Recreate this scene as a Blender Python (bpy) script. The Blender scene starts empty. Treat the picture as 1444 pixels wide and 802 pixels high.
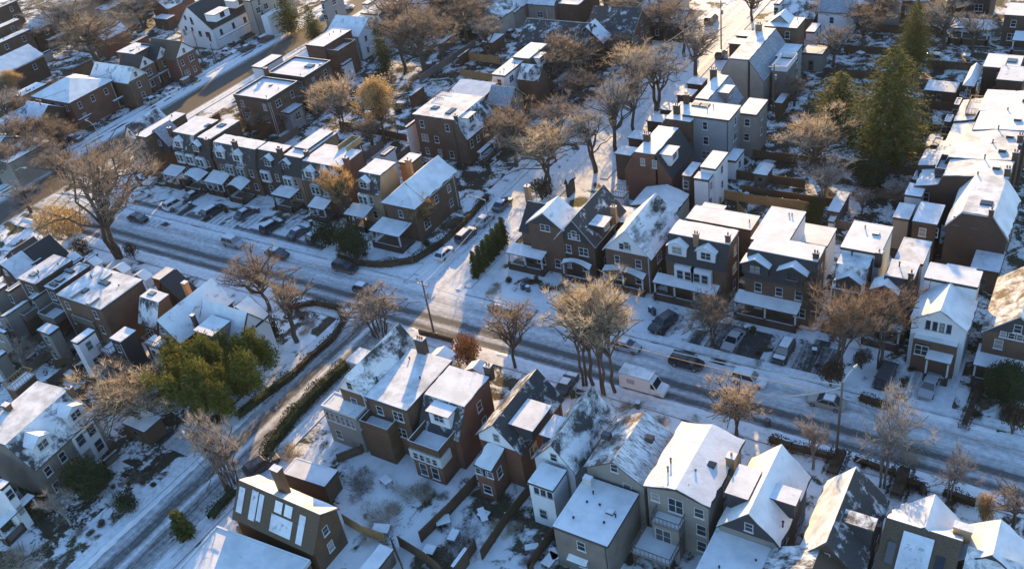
import bpy, math, random
from mathutils import Vector, Matrix
R_ = math.radians
random.seed(7)
sc = bpy.context.scene
SUN_E, SKY_E, EXPO, HAZE = 3.7, 0.15, 1.5, .00004
COL = sc.collection

# ------------------------------------------------------------------ camera pose (fitted from the street grid), units = metres
FPX, PCX, PCY, CAMH = 1341.0, 722.0, 401.0, 85.0
def _pose(pitch, roll, yaw):
    f = Vector((0, math.cos(pitch), -math.sin(pitch))); r = Vector((1, 0, 0)); d = f.cross(r)
    c, s = math.cos(roll), math.sin(roll)
    rows = [r*c - d*s, r*s + d*c, f]
    cy, sy = math.cos(yaw), math.sin(yaw)
    return [Vector((v.x*cy + v.y*sy, -v.x*sy + v.y*cy, v.z)) for v in rows]
CR, CD, CF = _pose(R_(35.15), R_(-9.4), R_(-36.28))
def gp(p, z=0.0):
    "photo pixel + height above the street -> point of the neighbourhood"
    d = CR*((p[0]-PCX)/FPX) + CD*((p[1]-PCY)/FPX) + CF
    t = (z-CAMH)/d.z
    return Vector((d.x*t, d.y*t, z))
def proj(v):
    v = Vector(v) - Vector((0, 0, CAMH))
    k = v.dot(CF)
    return PCX + FPX*v.dot(CR)/k, PCY + FPX*v.dot(CD)/k, k
def height_at(base, ytop):
    b = gp(base); lo, hi = 0.2, 40
    for _ in range(30):
        m = (lo+hi)/2
        if proj((b.x, b.y, m))[1] > ytop: lo = m
        else: hi = m
    return lo

# ------------------------------------------------------------------ materials
MATS = {}
def new_mat(name):
    m = bpy.data.materials.new(name); m.use_nodes = True
    nt = m.node_tree; nt.nodes.clear()
    out = nt.nodes.new('ShaderNodeOutputMaterial'); b = nt.nodes.new('ShaderNodeBsdfPrincipled')
    nt.links.new(b.outputs[0], out.inputs[0]); MATS[name] = m
    b.inputs['Specular IOR Level'].default_value = 0.25
    return m, nt, b
def N(nt, t, **kw):
    n = nt.nodes.new(t)
    for k, v in kw.items(): setattr(n, k, v)
    return n
def coords(nt, scale=(1, 1, 1), rnd=True, space='Object'):
    tc = N(nt, 'ShaderNodeTexCoord'); mp = N(nt, 'ShaderNodeMapping'); mp.inputs['Scale'].default_value = scale
    nt.links.new(tc.outputs[space], mp.inputs[0])
    if rnd:
        oi = N(nt, 'ShaderNodeObjectInfo'); mu = N(nt, 'ShaderNodeMath', operation='MULTIPLY'); mu.inputs[1].default_value = 91.7
        nt.links.new(oi.outputs['Random'], mu.inputs[0]); cb = N(nt, 'ShaderNodeCombineXYZ')
        for i in range(3): nt.links.new(mu.outputs[0], cb.inputs[i])
        nt.links.new(cb.outputs[0], mp.inputs['Location'])
    return mp.outputs[0]
def noise(nt, vec, scale, detail=4, rough=.6, dist=0):
    n = N(nt, 'ShaderNodeTexNoise'); n.inputs['Scale'].default_value = scale; n.inputs['Detail'].default_value = detail
    n.inputs['Roughness'].default_value = rough; n.inputs['Distortion'].default_value = dist
    nt.links.new(vec, n.inputs['Vector']); return n.outputs['Fac']
def ramp(nt, fac, stops, interp='LINEAR'):
    r = N(nt, 'ShaderNodeValToRGB'); r.color_ramp.interpolation = interp
    e = r.color_ramp.elements
    while len(e) > 1: e.remove(e[0])
    e[0].position = stops[0][0]; e[0].color = _c(stops[0][1])
    for p, c in stops[1:]:
        q = e.new(p); q.color = _c(c)
    nt.links.new(fac, r.inputs[0]); return r.outputs[0]
def _c(c):
    if isinstance(c, (int, float)): c = (c, c, c)
    return (*c[:3], 1)
def mix(nt, fac, a, b, mode='MIX'):
    m = N(nt, 'ShaderNodeMix', data_type='RGBA', blend_type=mode)
    for sock, v in ((m.inputs[0], fac), (m.inputs[6], a), (m.inputs[7], b)):
        if hasattr(v, 'is_linked'): nt.links.new(v, sock)
        elif sock == m.inputs[0]: sock.default_value = v
        else: sock.default_value = _c(v)
    return m.outputs[2]
def bump(nt, b, h, strength=.4, dist=.1):
    n = N(nt, 'ShaderNodeBump'); n.inputs['Strength'].default_value = strength; n.inputs['Distance'].default_value = dist
    nt.links.new(h, n.inputs['Height']); nt.links.new(n.outputs[0], b.inputs['Normal'])
SNOW = (.82, .815, .80)
def mat_wall(name, c, var=.35, rough=.85, fine=9.0, band=0):
    m, nt, b = new_mat(name); v = coords(nt)
    n1 = noise(nt, v, .55, 5); n2 = noise(nt, v, fine, 3)
    dk = tuple(x*(1-var) for x in c); lt = tuple(min(1, x*(1+var*.7)) for x in c)
    col = ramp(nt, n1, [(.3, dk), (.7, lt)])
    col = mix(nt, .45, col, ramp(nt, n2, [(.3, dk), (.7, lt)]))
    if band:
        w = N(nt, 'ShaderNodeTexWave', wave_type='BANDS', bands_direction='Z'); w.inputs['Scale'].default_value = band
        nt.links.new(v, w.inputs['Vector']); col = mix(nt, ramp(nt, w.outputs['Fac'], [(.0, .45), (.25, 0)]), col, dk)
    nt.links.new(col, b.inputs['Base Color']); b.inputs['Roughness'].default_value = rough
    bump(nt, b, n2, .25, .03)
    return m
def mat_roof(name, base, cov, scale=.8, stretch=(1, 1, 1), soft=.09, dirt=.25, tint=SNOW):
    "shingle partly covered by snow; cov = share of the slope that is white"
    m, nt, b = new_mat(name); v = coords(nt, stretch); v0 = coords(nt)
    n0 = noise(nt, v, scale, 7, .68, .25); fine = noise(nt, v0, 7, 3, .7); nf = noise(nt, coords(nt, (1, 1, .35)), 4.5, 4, .8)
    mm = N(nt, 'ShaderNodeMath', operation='MULTIPLY_ADD'); mm.inputs[1].default_value = .22; nt.links.new(nf, mm.inputs[0]); nt.links.new(n0, mm.inputs[2])
    m2 = N(nt, 'ShaderNodeMath', operation='SUBTRACT'); m2.inputs[1].default_value = .11; nt.links.new(mm.outputs[0], m2.inputs[0]); n1 = m2.outputs[0]
    lo = .5 + (.5-cov)*.55
    fac = ramp(nt, n1, [(max(0, lo-soft), 0), (max(.001, min(1, lo+soft)), 1)])
    shing = ramp(nt, fine, [(.3, tuple(x*.7 for x in base)), (.75, tuple(x*1.35 for x in base))])
    st = noise(nt, v0, .45, 4); sn = ramp(nt, st, [(.35, tuple(x*(1-dirt*.55) for x in tint)), (.6, tint)])
    sn = mix(nt, ramp(nt, noise(nt, v0, 2.1, 5, .7), [(.62, 0), (.78, dirt)]), sn, (.33, .27, .21))
    nt.links.new(mix(nt, fac, shing, sn), b.inputs['Base Color']); b.inputs['Roughness'].default_value = .75
    ad = N(nt, 'ShaderNodeMath', operation='ADD'); nt.links.new(fac, ad.inputs[0])
    mu = N(nt, 'ShaderNodeMath', operation='MULTIPLY'); mu.inputs[1].default_value = .35
    nt.links.new(noise(nt, v0, 3.0, 4), mu.inputs[0]); nt.links.new(mu.outputs[0], ad.inputs[1])
    bump(nt, b, ad.outputs[0], .55, .12)
    return m
mat_wall('brick_red', (.165, .078, .052)); mat_wall('brick_brown', (.135, .083, .056)); mat_wall('brick_dark', (.085, .057, .042))
mat_wall('brick_tan', (.27, .175, .10)); mat_wall('brick_buff', (.36, .26, .16)); mat_wall('stucco', (.36, .31, .26), .2); mat_wall('stone', (.20, .168, .14), .4)
mat_wall('siding_white', (.66, .67, .68), .1, .6, 12, 2.2); mat_wall('siding_grey', (.255, .225, .195), .22, .7, 12, 2.2)
mat_wall('siding_blue', (.25, .26, .27), .15, .7, 12, 2.2); mat_wall('siding_dark', (.052, .052, .056), .25, .7, 12, 2.2)
mat_wall('wood_brown', (.125, .075, .043), .4, .8, 6, 3); mat_wall('wood_grey', (.155, .125, .10), .35, .85, 6, 3); mat_wall('wood_new', (.42, .25, .11), .35, .8, 6, 3)
mat_wall('trim_dark', (.07, .062, .056), .3, .7); mat_wall('trim_white', (.48, .48, .47), .12, .6); mat_wall('trim_brown', (.10, .065, .045), .3)
mat_wall('terracotta', (.35, .16, .07), .3); mat_wall('concrete', (.30, .28, .26), .25); mat_wall('iron', (.035, .035, .037), .2, .5)
SH = (.062, .057, .056)
mat_roof('snow', (.12, .11, .105), 1.02, .7, soft=.16, dirt=.35); mat_roof('snow_dirty', (.12, .09, .066), .92, .5, soft=.14, dirt=.75)
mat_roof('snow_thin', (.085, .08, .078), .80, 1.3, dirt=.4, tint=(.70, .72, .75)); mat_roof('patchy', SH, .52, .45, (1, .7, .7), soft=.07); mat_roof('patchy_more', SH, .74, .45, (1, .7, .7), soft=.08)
mat_roof('patchy_less', SH, .32, .45, soft=.06); mat_roof('bare', (.05, .047, .046), -.1, .6); mat_roof('bare_brown', (.115, .080, .052), -.05, .6)
mat_roof('streaks', (.04, .037, .036), .60, .9, (1, .28, .28)); mat_roof('streaks_x', (.05, .043, .04), .55, .9, (.28, 1, 1))
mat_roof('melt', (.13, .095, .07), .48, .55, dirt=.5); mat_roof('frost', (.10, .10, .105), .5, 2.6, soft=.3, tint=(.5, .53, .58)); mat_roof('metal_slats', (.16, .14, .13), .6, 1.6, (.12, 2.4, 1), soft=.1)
mat_roof('green_deck', (.13, .165, .165), .1, 1.2, soft=.2)

m, nt, b = new_mat('glass'); oi = N(nt, 'ShaderNodeObjectInfo'); nt.links.new(ramp(nt, oi.outputs['Random'], [(0, (.02, .026, .034)), (.55, (.035, .04, .05)), (.68, (.11, .105, .10)), (.8, (.05, .05, .055)), (.9, (.26, .25, .235))], 'CONSTANT'), b.inputs['Base Color']); b.inputs['Roughness'].default_value = .12; b.inputs['Specular IOR Level'].default_value = .6
m, nt, b = new_mat('snow_clean'); v = coords(nt); b.inputs['Roughness'].default_value = .7
nt.links.new(ramp(nt, noise(nt, v, 1.2, 5), [(.3, (.70, .70, .69)), (.6, SNOW)]), b.inputs['Base Color']); bump(nt, b, noise(nt, v, 2.5, 5), .5, .12)
def mat_paint(name, c, rough=.3, metal=0, salt=.25):
    m, nt, b = new_mat(name); v = coords(nt)
    f = ramp(nt, noise(nt, v, 3.5, 5, .7), [(.45, 0), (.75, salt)])
    nt.links.new(mix(nt, f, c, (.45, .44, .43)), b.inputs['Base Color']); b.inputs['Roughness'].default_value = rough; b.inputs['Metallic'].default_value = metal
    b.inputs['Specular IOR Level'].default_value = .5
for nm, c in dict(white=(.70, .70, .70), black=(.022, .022, .025), silver=(.36, .37, .38), grey=(.10, .105, .11), darkgrey=(.06, .062, .068), beige=(.34, .31, .27), blue=(.03, .05, .09), red=(.16, .02, .02)).items(): mat_paint('paint_'+nm, c)
mat_paint('paint_rubber', (.02, .02, .02), .8); mat_paint('paint_alloy', (.3, .3, .31), .35, .6)
mat_paint('paint_lens', (.6, .6, .58), .15, 0, .1); mat_paint('paint_red_lens', (.28, .012, .01), .2, 0, .1)

def mat_leaf(name, c, c2, trans=.0):
    m, nt, b = new_mat(name); v = coords(nt)
    g = N(nt, 'ShaderNodeNewGeometry')
    col = ramp(nt, g.outputs['Random Per Island'], [(0, c), (1, c2)])
    col = mix(nt, ramp(nt, noise(nt, v, .5, 3), [(.35, .0), (.7, .55)]), col, tuple(x*.55 for x in c))
    nt.links.new(col, b.inputs['Base Color']); b.inputs['Roughness'].default_value = .8; b.inputs['Specular IOR Level'].default_value = .15
    if trans:
        t = N(nt, 'ShaderNodeBsdfTranslucent'); nt.links.new(col, t.inputs[0]); ms = N(nt, 'ShaderNodeMixShader'); ms.inputs[0].default_value = trans
        o = [n for n in nt.nodes if n.type == 'OUTPUT_MATERIAL'][0]; nt.links.new(b.outputs[0], ms.inputs[1]); nt.links.new(t.outputs[0], ms.inputs[2]); nt.links.new(ms.outputs[0], o.inputs[0])
mat_leaf('twig_tan', (.46, .37, .26), (.70, .58, .43), .45); mat_leaf('twig_brown', (.25, .195, .15), (.44, .35, .27), .4); mat_leaf('twig_gold', (.42, .26, .10), (.62, .42, .20), .45); mat_leaf('twig_grey', (.29, .255, .225), (.50, .45, .40), .3)
mat_leaf('leaf_gold', (.46, .31, .14), (.66, .48, .26), .45); mat_leaf('leaf_rust', (.20, .10, .055), (.34, .19, .10), .3); mat_leaf('needle', (.072, .086, .026), (.20, .20, .055), .28); mat_leaf('needle_bright', (.10, .108, .022), (.27, .245, .05), .3)
mat_leaf('twig_rust', (.20, .14, .10), (.34, .25, .18), .35); mat_leaf('hedge_brown', (.06, .042, .025), (.14, .095, .055)); mat_leaf('hedge_green', (.032, .042, .018), (.08, .088, .035))
mat_wall('bark', (.105, .078, .06), .4, .95, 5); mat_wall('bark_pale', (.25, .215, .185), .35, .95, 5); mat_wall('pole_wood', (.16, .12, .09), .3, .9, 5)

# ground: snow with earth, grass and leaf litter showing through
m, nt, b = new_mat('ground_snow'); v = coords(nt, rnd=False)
big = noise(nt, v, .06, 3); mid = noise(nt, v, .30, 5, .55, .6); fin = noise(nt, v, 2.6, 4, .65)
earth = ramp(nt, fin, [(.3, (.045, .036, .022)), (.55, (.095, .072, .045)), (.75, (.16, .125, .085))])
earth = mix(nt, ramp(nt, noise(nt, v, .2, 3), [(.5, 0), (.62, .7)]), earth, (.055, .06, .022))
sn = ramp(nt, mid, [(.3, (.60, .605, .60)), (.6, SNOW)])
ad = N(nt, 'ShaderNodeMath', operation='MULTIPLY_ADD'); ad.inputs[1].default_value = .55; nt.links.new(big, ad.inputs[0]); nt.links.new(mid, ad.inputs[2])
ad2 = N(nt, 'ShaderNodeMath', operation='MULTIPLY_ADD'); ad2.inputs[1].default_value = .22; nt.links.new(fin, ad2.inputs[0]); nt.links.new(ad.outputs[0], ad2.inputs[2])
fac = ramp(nt, ad2.outputs[0], [(.77, 0), (.86, 1)])
nt.links.new(mix(nt, fac, earth, sn), b.inputs['Base Color']); b.inputs['Roughness'].default_value = .85
bump(nt, b, ad2.outputs[0], .8, .25)

m, nt, b = new_mat('garden_mix'); v = coords(nt, rnd=False)
mid = noise(nt, v, .28, 5, .6, .8); fin = noise(nt, v, 2.2, 5, .7)
earth = ramp(nt, fin, [(.3, (.030, .024, .016)), (.55, (.065, .050, .033)), (.75, (.13, .10, .07))])
earth = mix(nt, ramp(nt, noise(nt, v, .25, 3), [(.5, 0), (.62, .6)]), earth, (.045, .05, .02))
ad2 = N(nt, 'ShaderNodeMath', operation='MULTIPLY_ADD'); ad2.inputs[1].default_value = .5; nt.links.new(fin, ad2.inputs[0]); nt.links.new(mid, ad2.inputs[2])
nt.links.new(mix(nt, ramp(nt, ad2.outputs[0], [(.735, 0), (.835, 1)]), earth, (.74, .735, .72)), b.inputs['Base Color']); b.inputs['Roughness'].default_value = .9
bump(nt, b, ad2.outputs[0], 1.0, .4)

def mat_road(name, stops, width, asphalt=(.11, .105, .10), along='X', wob=.07, grit=.5, snowc=SNOW):
    "stops: (metres across from one kerb, snow share). Tyre tracks run along the road."
    m, nt, b = new_mat(name)
    tc = N(nt, 'ShaderNodeTexCoord'); sp = N(nt, 'ShaderNodeSeparateXYZ'); nt.links.new(tc.outputs['Object'], sp.inputs[0])
    st = (.06, 1, 1) if along == 'X' else (1, .06, 1)
    v = coords(nt, st, False); v0 = coords(nt, (1, 1, 1), False)
    cross = sp.outputs['Y' if along == 'X' else 'X']
    dv = N(nt, 'ShaderNodeMath', operation='DIVIDE'); dv.inputs[1].default_value = width; nt.links.new(cross, dv.inputs[0])
    nz = noise(nt, v, .9, 4, .6); ma = N(nt, 'ShaderNodeMath', operation='MULTIPLY_ADD'); ma.inputs[1].default_value = wob; nt.links.new(nz, ma.inputs[0]); nt.links.new(dv.outputs[0], ma.inputs[2])
    prof = ramp(nt, ma.outputs[0], [(min(1, max(0, a/width + wob*.5)), s) for a, s in stops])
    n2 = noise(nt, v, 3.2, 5, .7); n3 = noise(nt, v0, 1.3, 5, .7)
    s1 = N(nt, 'ShaderNodeMath', operation='MULTIPLY_ADD'); s1.inputs[1].default_value = grit*1.6; nt.links.new(n2, s1.inputs[0]); nt.links.new(prof, s1.inputs[2])
    s2 = N(nt, 'ShaderNodeMath', operation='MULTIPLY_ADD'); s2.inputs[1].default_value = grit; nt.links.new(n3, s2.inputs[0]); nt.links.new(s1.outputs[0], s2.inputs[2])
    k = grit*1.3; sb = N(nt, 'ShaderNodeMath', operation='SUBTRACT'); sb.inputs[1].default_value = k; nt.links.new(s2.outputs[0], sb.inputs[0])
    fac = ramp(nt, sb.outputs[0], [(.08, 0), (.74, 1)])
    asp = ramp(nt, noise(nt, v0, 5, 3), [(.3, tuple(x*.75 for x in asphalt)), (.7, tuple(x*1.3 for x in asphalt))])
    nt.links.new(mix(nt, fac, asp, mix(nt, ramp(nt, n3, [(.3, 0.6), (.65, 0)]), snowc, (.5, .5, .5))), b.inputs['Base Color']); b.inputs['Roughness'].default_value = .8
    bump(nt, b, s2.outputs[0], .4, .06)

# ------------------------------------------------------------------ mesh builder
class MB:
    def __init__(s): s.v = []; s.f = []; s.m = []; s.mi = {}; s.names = []
    def mat(s, n):
        if n not in s.mi: s.mi[n] = len(s.names); s.names.append(n)
        return s.mi[n]
    def poly(s, pts, m):
        k = len(s.v); s.v += [tuple(p) for p in pts]; s.f.append(tuple(range(k, k+len(pts)))); s.m.append(s.mat(m))
    def box(s, x0, x1, y0, y1, z0, z1, m, top=None, bottom=False):
        p = lambda i, j, k: ((x0, x1)[i], (y0, y1)[j], (z0, z1)[k])
        s.poly([p(0,0,0), p(1,0,0), p(1,0,1), p(0,0,1)], m); s.poly([p(1,0,0), p(1,1,0), p(1,1,1), p(1,0,1)], m)
        s.poly([p(1,1,0), p(0,1,0), p(0,1,1), p(1,1,1)], m); s.poly([p(0,1,0), p(0,0,0), p(0,0,1), p(0,1,1)], m)
        s.poly([p(0,0,1), p(1,0,1), p(1,1,1), p(0,1,1)], top or m)
        if bottom: s.poly([p(0,1,0), p(1,1,0), p(1,0,0), p(0,0,0)], m)
    def tube(s, a, b, r0, r1, m, n=6, cap=True):
        a, b = Vector(a), Vector(b); d = (b-a)
        if d.length < 1e-6: return
        d.normalize(); u = d.orthogonal().normalized(); w = d.cross(u)
        A = [a + (u*math.cos(t) + w*math.sin(t))*r0 for t in [2*math.pi*i/n for i in range(n)]]
        B = [b + (u*math.cos(t) + w*math.sin(t))*r1 for t in [2*math.pi*i/n for i in range(n)]]
        k = len(s.v); s.v += [tuple(p) for p in A+B]; mi = s.mat(m)
        for i in range(n):
            j = (i+1) % n; s.f.append((k+i, k+j, k+n+j, k+n+i)); s.m.append(mi)
        if cap: s.f.append(tuple(k+n+i for i in range(n))); s.m.append(mi)
    def mesh(s, name):
        me = bpy.data.meshes.new(name); me.from_pydata(s.v, [], s.f)
        for n in s.names: me.materials.append(MATS[n])
        if len(s.names) > 1: me.polygons.foreach_set('material_index', s.m)
        me.update(); return me
def add(name, me, parent=None, loc=(0, 0, 0), rz=0.0):
    o = bpy.data.objects.new(name, me); COL.objects.link(o); o.location = loc
    if rz: o.rotation_euler = (0, 0, rz)
    if parent is not None: o.parent = parent
    return o
def tag(o, label=None, cat=None, group=None, kind=None):
    if label: o['label'] = label
    if cat: o['category'] = cat
    if group: o['group'] = group
    if kind: o['kind'] = kind
    return o

# shared window / chimney-pot meshes
_cache = {}
def win_mesh(w, h, frame):
    key = ('w', round(w, 1), round(h, 1), frame)
    if key not in _cache:
        f = MB(); t = .075 if frame == 'trim_white' else .06
        f.box(-w/2, w/2, -.07, .0, 0, t, frame); f.box(-w/2, w/2, -.07, 0, h-t, h, frame)
        f.box(-w/2, -w/2+t, -.069, 0, t, h-t, frame); f.box(w/2-t, w/2, -.069, 0, t, h-t, frame)
        f.box(-w/2+t, w/2-t, -.05, 0, h*.5-.03, h*.5+.03, frame)
        if w > 1.3: f.box(-.04, .04, -.06, 0, t, h-t, frame)
        f.box(-w/2-.06, w/2+.06, -.13, 0, -.09, -.003, frame, 'snow_clean')
        g = MB(); g.poly([(-w/2+.02, -.03, .02), (w/2-.02, -.03, .02), (w/2-.02, -.03, h-.02), (-w/2+.02, -.03, h-.02)], 'glass')
        _cache[key] = (f.mesh('window_frame'), g.mesh('window_pane'))
    return _cache[key]

_jit = [0]
def jit():
    _jit[0] += 1; return ((_jit[0]*37) % 101)*.0008
FACE = {'-y': 0.0, '+x': math.pi/2, '+y': math.pi, '-x': -math.pi/2}

class House:
    def __init__(s, name, label, cat, px, z=8, th=0, wall='brick_brown', frame='trim_white', group=None):
        p = gp(px, z); s.o = Vector((round(p.x, 2), round(p.y, 2), 0)); s.th = R_(th)
        s.e = add(name, None, None, s.o, s.th); s.e.empty_display_size = .5
        tag(s.e, label, cat, group); s.wall = wall; s.frame = frame; s.rng = random.Random(int(px[0]*7+px[1]*13))
    def loc(s, px, z):
        p = (Vector((px.x, px.y, z)) if isinstance(px, Vector) else gp(px, z)) - s.o; c, n = math.cos(-s.th), math.sin(-s.th)
        return Vector((p.x*c - p.y*n, p.x*n + p.y*c, z))
    def rect(s, A, B, z):
        a, b = s.loc(A, z), s.loc(B, z)
        return min(a.x, b.x), max(a.x, b.x), min(a.y, b.y), max(a.y, b.y)
    def part(s, name, mb, parent=None, loc=(0, 0, 0), rz=0):
        return add(name, mb.mesh(name), parent or s.e, loc, rz)
    # -- windows: one frame object with its pane below it
    def window(s, face, u, plane, z, w=.95, h=1.5, frame=None, parent=None):
        fm, pm = win_mesh(w, h, frame or s.frame)
        loc = {'-y': (u, plane-.004, z), '+y': (u, plane+.004, z), '+x': (plane+.004, u, z), '-x': (plane-.004, u, z)}[face]
        o = add('window', fm, parent or s.e, loc, FACE[face]); add('pane', pm, o)
        return o
    def wins(s, face, u0, u1, plane, zt, dense=2.7, zmin=.7, w=None):
        n = max(1, int((u1-u0)/dense)); z = zt-2.15
        if zt > 4 and s.rng.random() < .6: s.pipe(face, s.rng.choice((u0, u1)), plane, zt)
        while z > zmin:
            for i in range(n):
                if s.rng.random() < .12 and n > 1: continue
                u = u0 + (u1-u0)*(i+.5)/n + s.rng.uniform(-.2, .2)
                if z < 1.6 and i == n//2 and face == '-y' and s.rng.random() < .4: s.door(face, u, plane); continue
                s.window(face, u, plane, z, w or s.rng.choice((.9, 1.0, 1.0, 1.6)), s.rng.choice((1.4, 1.5)))
            z -= 2.85
    def pipe(s, face, u, plane, zt):
        k = MB(); k.box(-.05, .05, -.1, -.004, .1, zt, 'trim_white' if s.rng.random() < .5 else 'trim_dark'); s.part('downpipe', k, None, {'-y': (u, plane, 0), '+y': (u, plane, 0), '+x': (plane, u, 0), '-x': (plane, u, 0)}[face], FACE[face])
    def door(s, face, u, plane, z=.25, m='trim_brown'):
        d = MB(); d.box(-.5, .5, -.06, 0, 0, 2.1, m); d.box(-.32, .32, -.075, -.06, 1.2, 1.85, 'glass')
        loc = {'-y': (u, plane-.004, z), '+y': (u, plane+.004, z), '+x': (plane+.004, u, z), '-x': (plane-.004, u, z)}[face]
        s.part('door', d, None, loc, FACE[face])
    # -- the general block: a roof polyline (v, z) carried along u
    def extr(s, ax, u0, u1, prof, mats, wall=None, z0=0, t=.17, oh=.3, og=.25, fascia='trim_dark', gm=None, rname='roof', wname='wall', rim=0):
        P = (lambda u, v, z: (u, v, z)) if ax == 'x' else (lambda u, v, z: (v, u, z))
        j = jit(); prof = [(v, z+j) for v, z in prof]; wall = wall or s.wall
        r = MB(); n = len(prof)
        a, b = u0-og, u1+og
        for i in range(n-1):
            (v0, za), (v1, zb) = prof[i], prof[i+1]
            if mats[i] in ('snow', 'snow_dirty', 'snow_thin') and abs(zb-za) < 6*abs(v1-v0) and (b-a) > 1.5:
                r.poly([P(a, v0, za+t), P(b, v0, za+t), P(b, v1, zb+t), P(a, v1, zb+t)], 'bare'); s.snow_sheet(r, P, a, b, v0, za+t, v1, zb+t, mats[i], i == 0, i == n-2, 1 if not rim else .7)
            else: r.poly([P(a, v0, za+t), P(b, v0, za+t), P(b, v1, zb+t), P(a, v1, zb+t)], mats[i])
            r.poly([P(a, v1, zb), P(b, v1, zb), P(b, v0, za), P(a, v0, za)], fascia)
            for u in (a, b): r.poly([P(u, v0, za), P(u, v1, zb), P(u, v1, zb+t), P(u, v0, za+t)], fascia)
        for v, z in (prof[0], prof[-1]): r.poly([P(a, v, z), P(b, v, z), P(b, v, z+t), P(a, v, z+t)], fascia)
        if rim:
            v0, v1, z = prof[0][0], prof[-1][0], prof[-1][1]
            if n > 2: v0 = prof[1][0]
            for (ua, ub, va, vb) in ((a, b, v0-.02, v0+.2), (a, b, v1-.2, v1+.02), (a-.02, a+.2, v0+.2, v1-.2), (b-.2, b+.02, v0+.2, v1-.2)):
                x0, y0, _ = P(ua, va, 0); x1, y1, _ = P(ub, vb, 0)
                r.box(min(x0, x1), max(x0, x1), min(y0, y1), max(y0, y1), z+t-.3, z+t+rim, fascia, 'snow_clean' if rim > .3 else mats[-1])
        s.part(rname, r)
        w = MB(); va, vb = prof[0][0]+oh, prof[-1][0]-oh
        def zat(v):
            for i in range(n-1):
                (p, zp), (q, zq) = prof[i], prof[i+1]
                if p <= v <= q or i == n-2 and v > q: return zp + (zq-zp)*(v-p)/(q-p if q != p else 1)
            return prof[0][1]
        vs = [va] + [v for v, _ in prof[1:-1] if va < v < vb] + [vb]
        za, zb = zat(va)-.012, zat(vb)-.012
        zlow = min(za, zb)
        for u, sg in ((u0, 1), (u1, -1)):
            if gm:
                w.poly([P(u, va, z0), P(u, vb, z0), P(u, vb, zlow), P(u, va, zlow)], wall)
            for i in range(len(vs)-1):
                p, q = vs[i], vs[i+1]
                base = zlow if gm else z0
                w.poly([P(u, p, base), P(u, q, base), P(u, q, zat(q)-.012), P(u, p, zat(p)-.012)], gm or wall)
        w.poly([P(u0, va, z0), P(u1, va, z0), P(u1, va, za), P(u0, va, za)], wall); w.poly([P(u0, vb, z0), P(u1, vb, z0), P(u1, vb, zb), P(u0, vb, zb)], wall)
        s.part(wname, w)
        return va, vb, za, zb
    def snow_sheet(s, r, P, a, b, v0, z0, v1, z1, m, e0, e1, k):
        q = s.rng; h = .09; L = []
        slope = abs(z1-z0)/max(.1, abs(v1-v0)); dep = .06+.16*k*(1 if slope > .12 else .5)
        zz = lambda v: z0+(z1-z0)*(v-v0)/(v1-v0)
        nu, nv = max(2, int((b-a)/.8)), max(2, int((v1-v0)/.8)); w = [q.uniform(0, dep) for _ in range(2)]
        rr = lambda on: (q.random()**2*dep+.02) if on else 0
        for i in range(nu): L.append((a+.04+(b-a-.08)*i/nu if i else a+rr(1), v0+rr(e0)))
        for i in range(nv): L.append((b-rr(1), v0+(v1-v0)*i/nv if i else v0+rr(e0)))
        for i in range(nu): L.append((b-.04-(b-a-.08)*i/nu if i else b-rr(1), v1-rr(e1)))
        for i in range(nv): L.append((a+rr(1), v1-(v1-v0)*i/nv if i else v1-rr(e1)))
        top = [P(u, v, zz(v)+h) for u, v in L]; r.poly(top, m)
        for i in range(len(L)):
            j = (i+1) % len(L); (ua, va), (ub, vb) = L[i], L[j]
            r.poly([P(ua, va, zz(va)+.003), P(ub, vb, zz(vb)+.003), top[j], top[i]], m)
    def flat(s, A, B, z, roof='snow', wall=None, win='f', rim=.1, oh=.08, fascia='trim_dark', z0=0, wname='wall', rname='roof', dense=2.7, zmin=.7):
        x0, x1, y0, y1 = s.rect(A, B, z)
        s.extr('x', x0+oh, x1-oh, [(y0, z-.17), (y1, z-.17)], [roof], wall, z0, .17, oh, oh, fascia, rim=rim, wname=wname, rname=rname)
        if (x1-x0)*(y1-y0) > 28 and z > 5:
            for i in range(s.rng.choice((1, 2, 3))):
                k = MB(); hh = s.rng.uniform(.25, .6); k.tube((0, 0, -.1), (0, 0, hh), .08, .08, 'iron', 6); k.tube((0, 0, hh), (0, 0, hh+.08), .13, .11, 'iron', 6)
                s.part('vent_pipe', k, None, (s.rng.uniform(x0+.8, x1-.8), s.rng.uniform(y0+.8, y1-.8), z))
            if s.rng.random() < .35:
                k = MB(); a = s.rng.uniform(.35, .55); k.box(-a, a, -a*.8, a*.8, -.05, .35, 'trim_dark', 'snow'); s.part('roof_hatch', k, None, (s.rng.uniform(x0+1.2, x1-1.2), s.rng.uniform(y0+1.2, y1-1.2), z))
        if 'f' in win: s.wins('-y', x0+.3, x1-.3, y0+oh, z-.1, dense, max(zmin, z0+.3))
        if 's' in win: s.wins('+x', y0+.3, y1-.3, x1-oh, z-.1, dense*1.5, max(zmin, z0+.3))
        s.last = (x0, x1, y0, y1); return s
    def shed(s, A, B, zlo, zhi, face='-y', roof='snow', wall=None, win='f', oh=.15, fascia='trim_dark', wname='wall', z0=0):
        x0, x1, y0, y1 = s.rect(A, B, (zlo+zhi)/2)
        if face in ('-y', '+y'):
            pr = [(y0, zlo), (y1, zhi)] if face == '-y' else [(y0, zhi), (y1, zlo)]
            s.extr('x', x0+oh, x1-oh, pr, [roof], wall, z0, .16, oh, oh, fascia, wname=wname)
        else:
            pr = [(x0, zlo), (x1, zhi)] if face == '-x' else [(x0, zhi), (x1, zlo)]
            s.extr('y', y0+oh, y1-oh, pr, [roof], wall, z0, .16, oh, oh, fascia, wname=wname)
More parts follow.
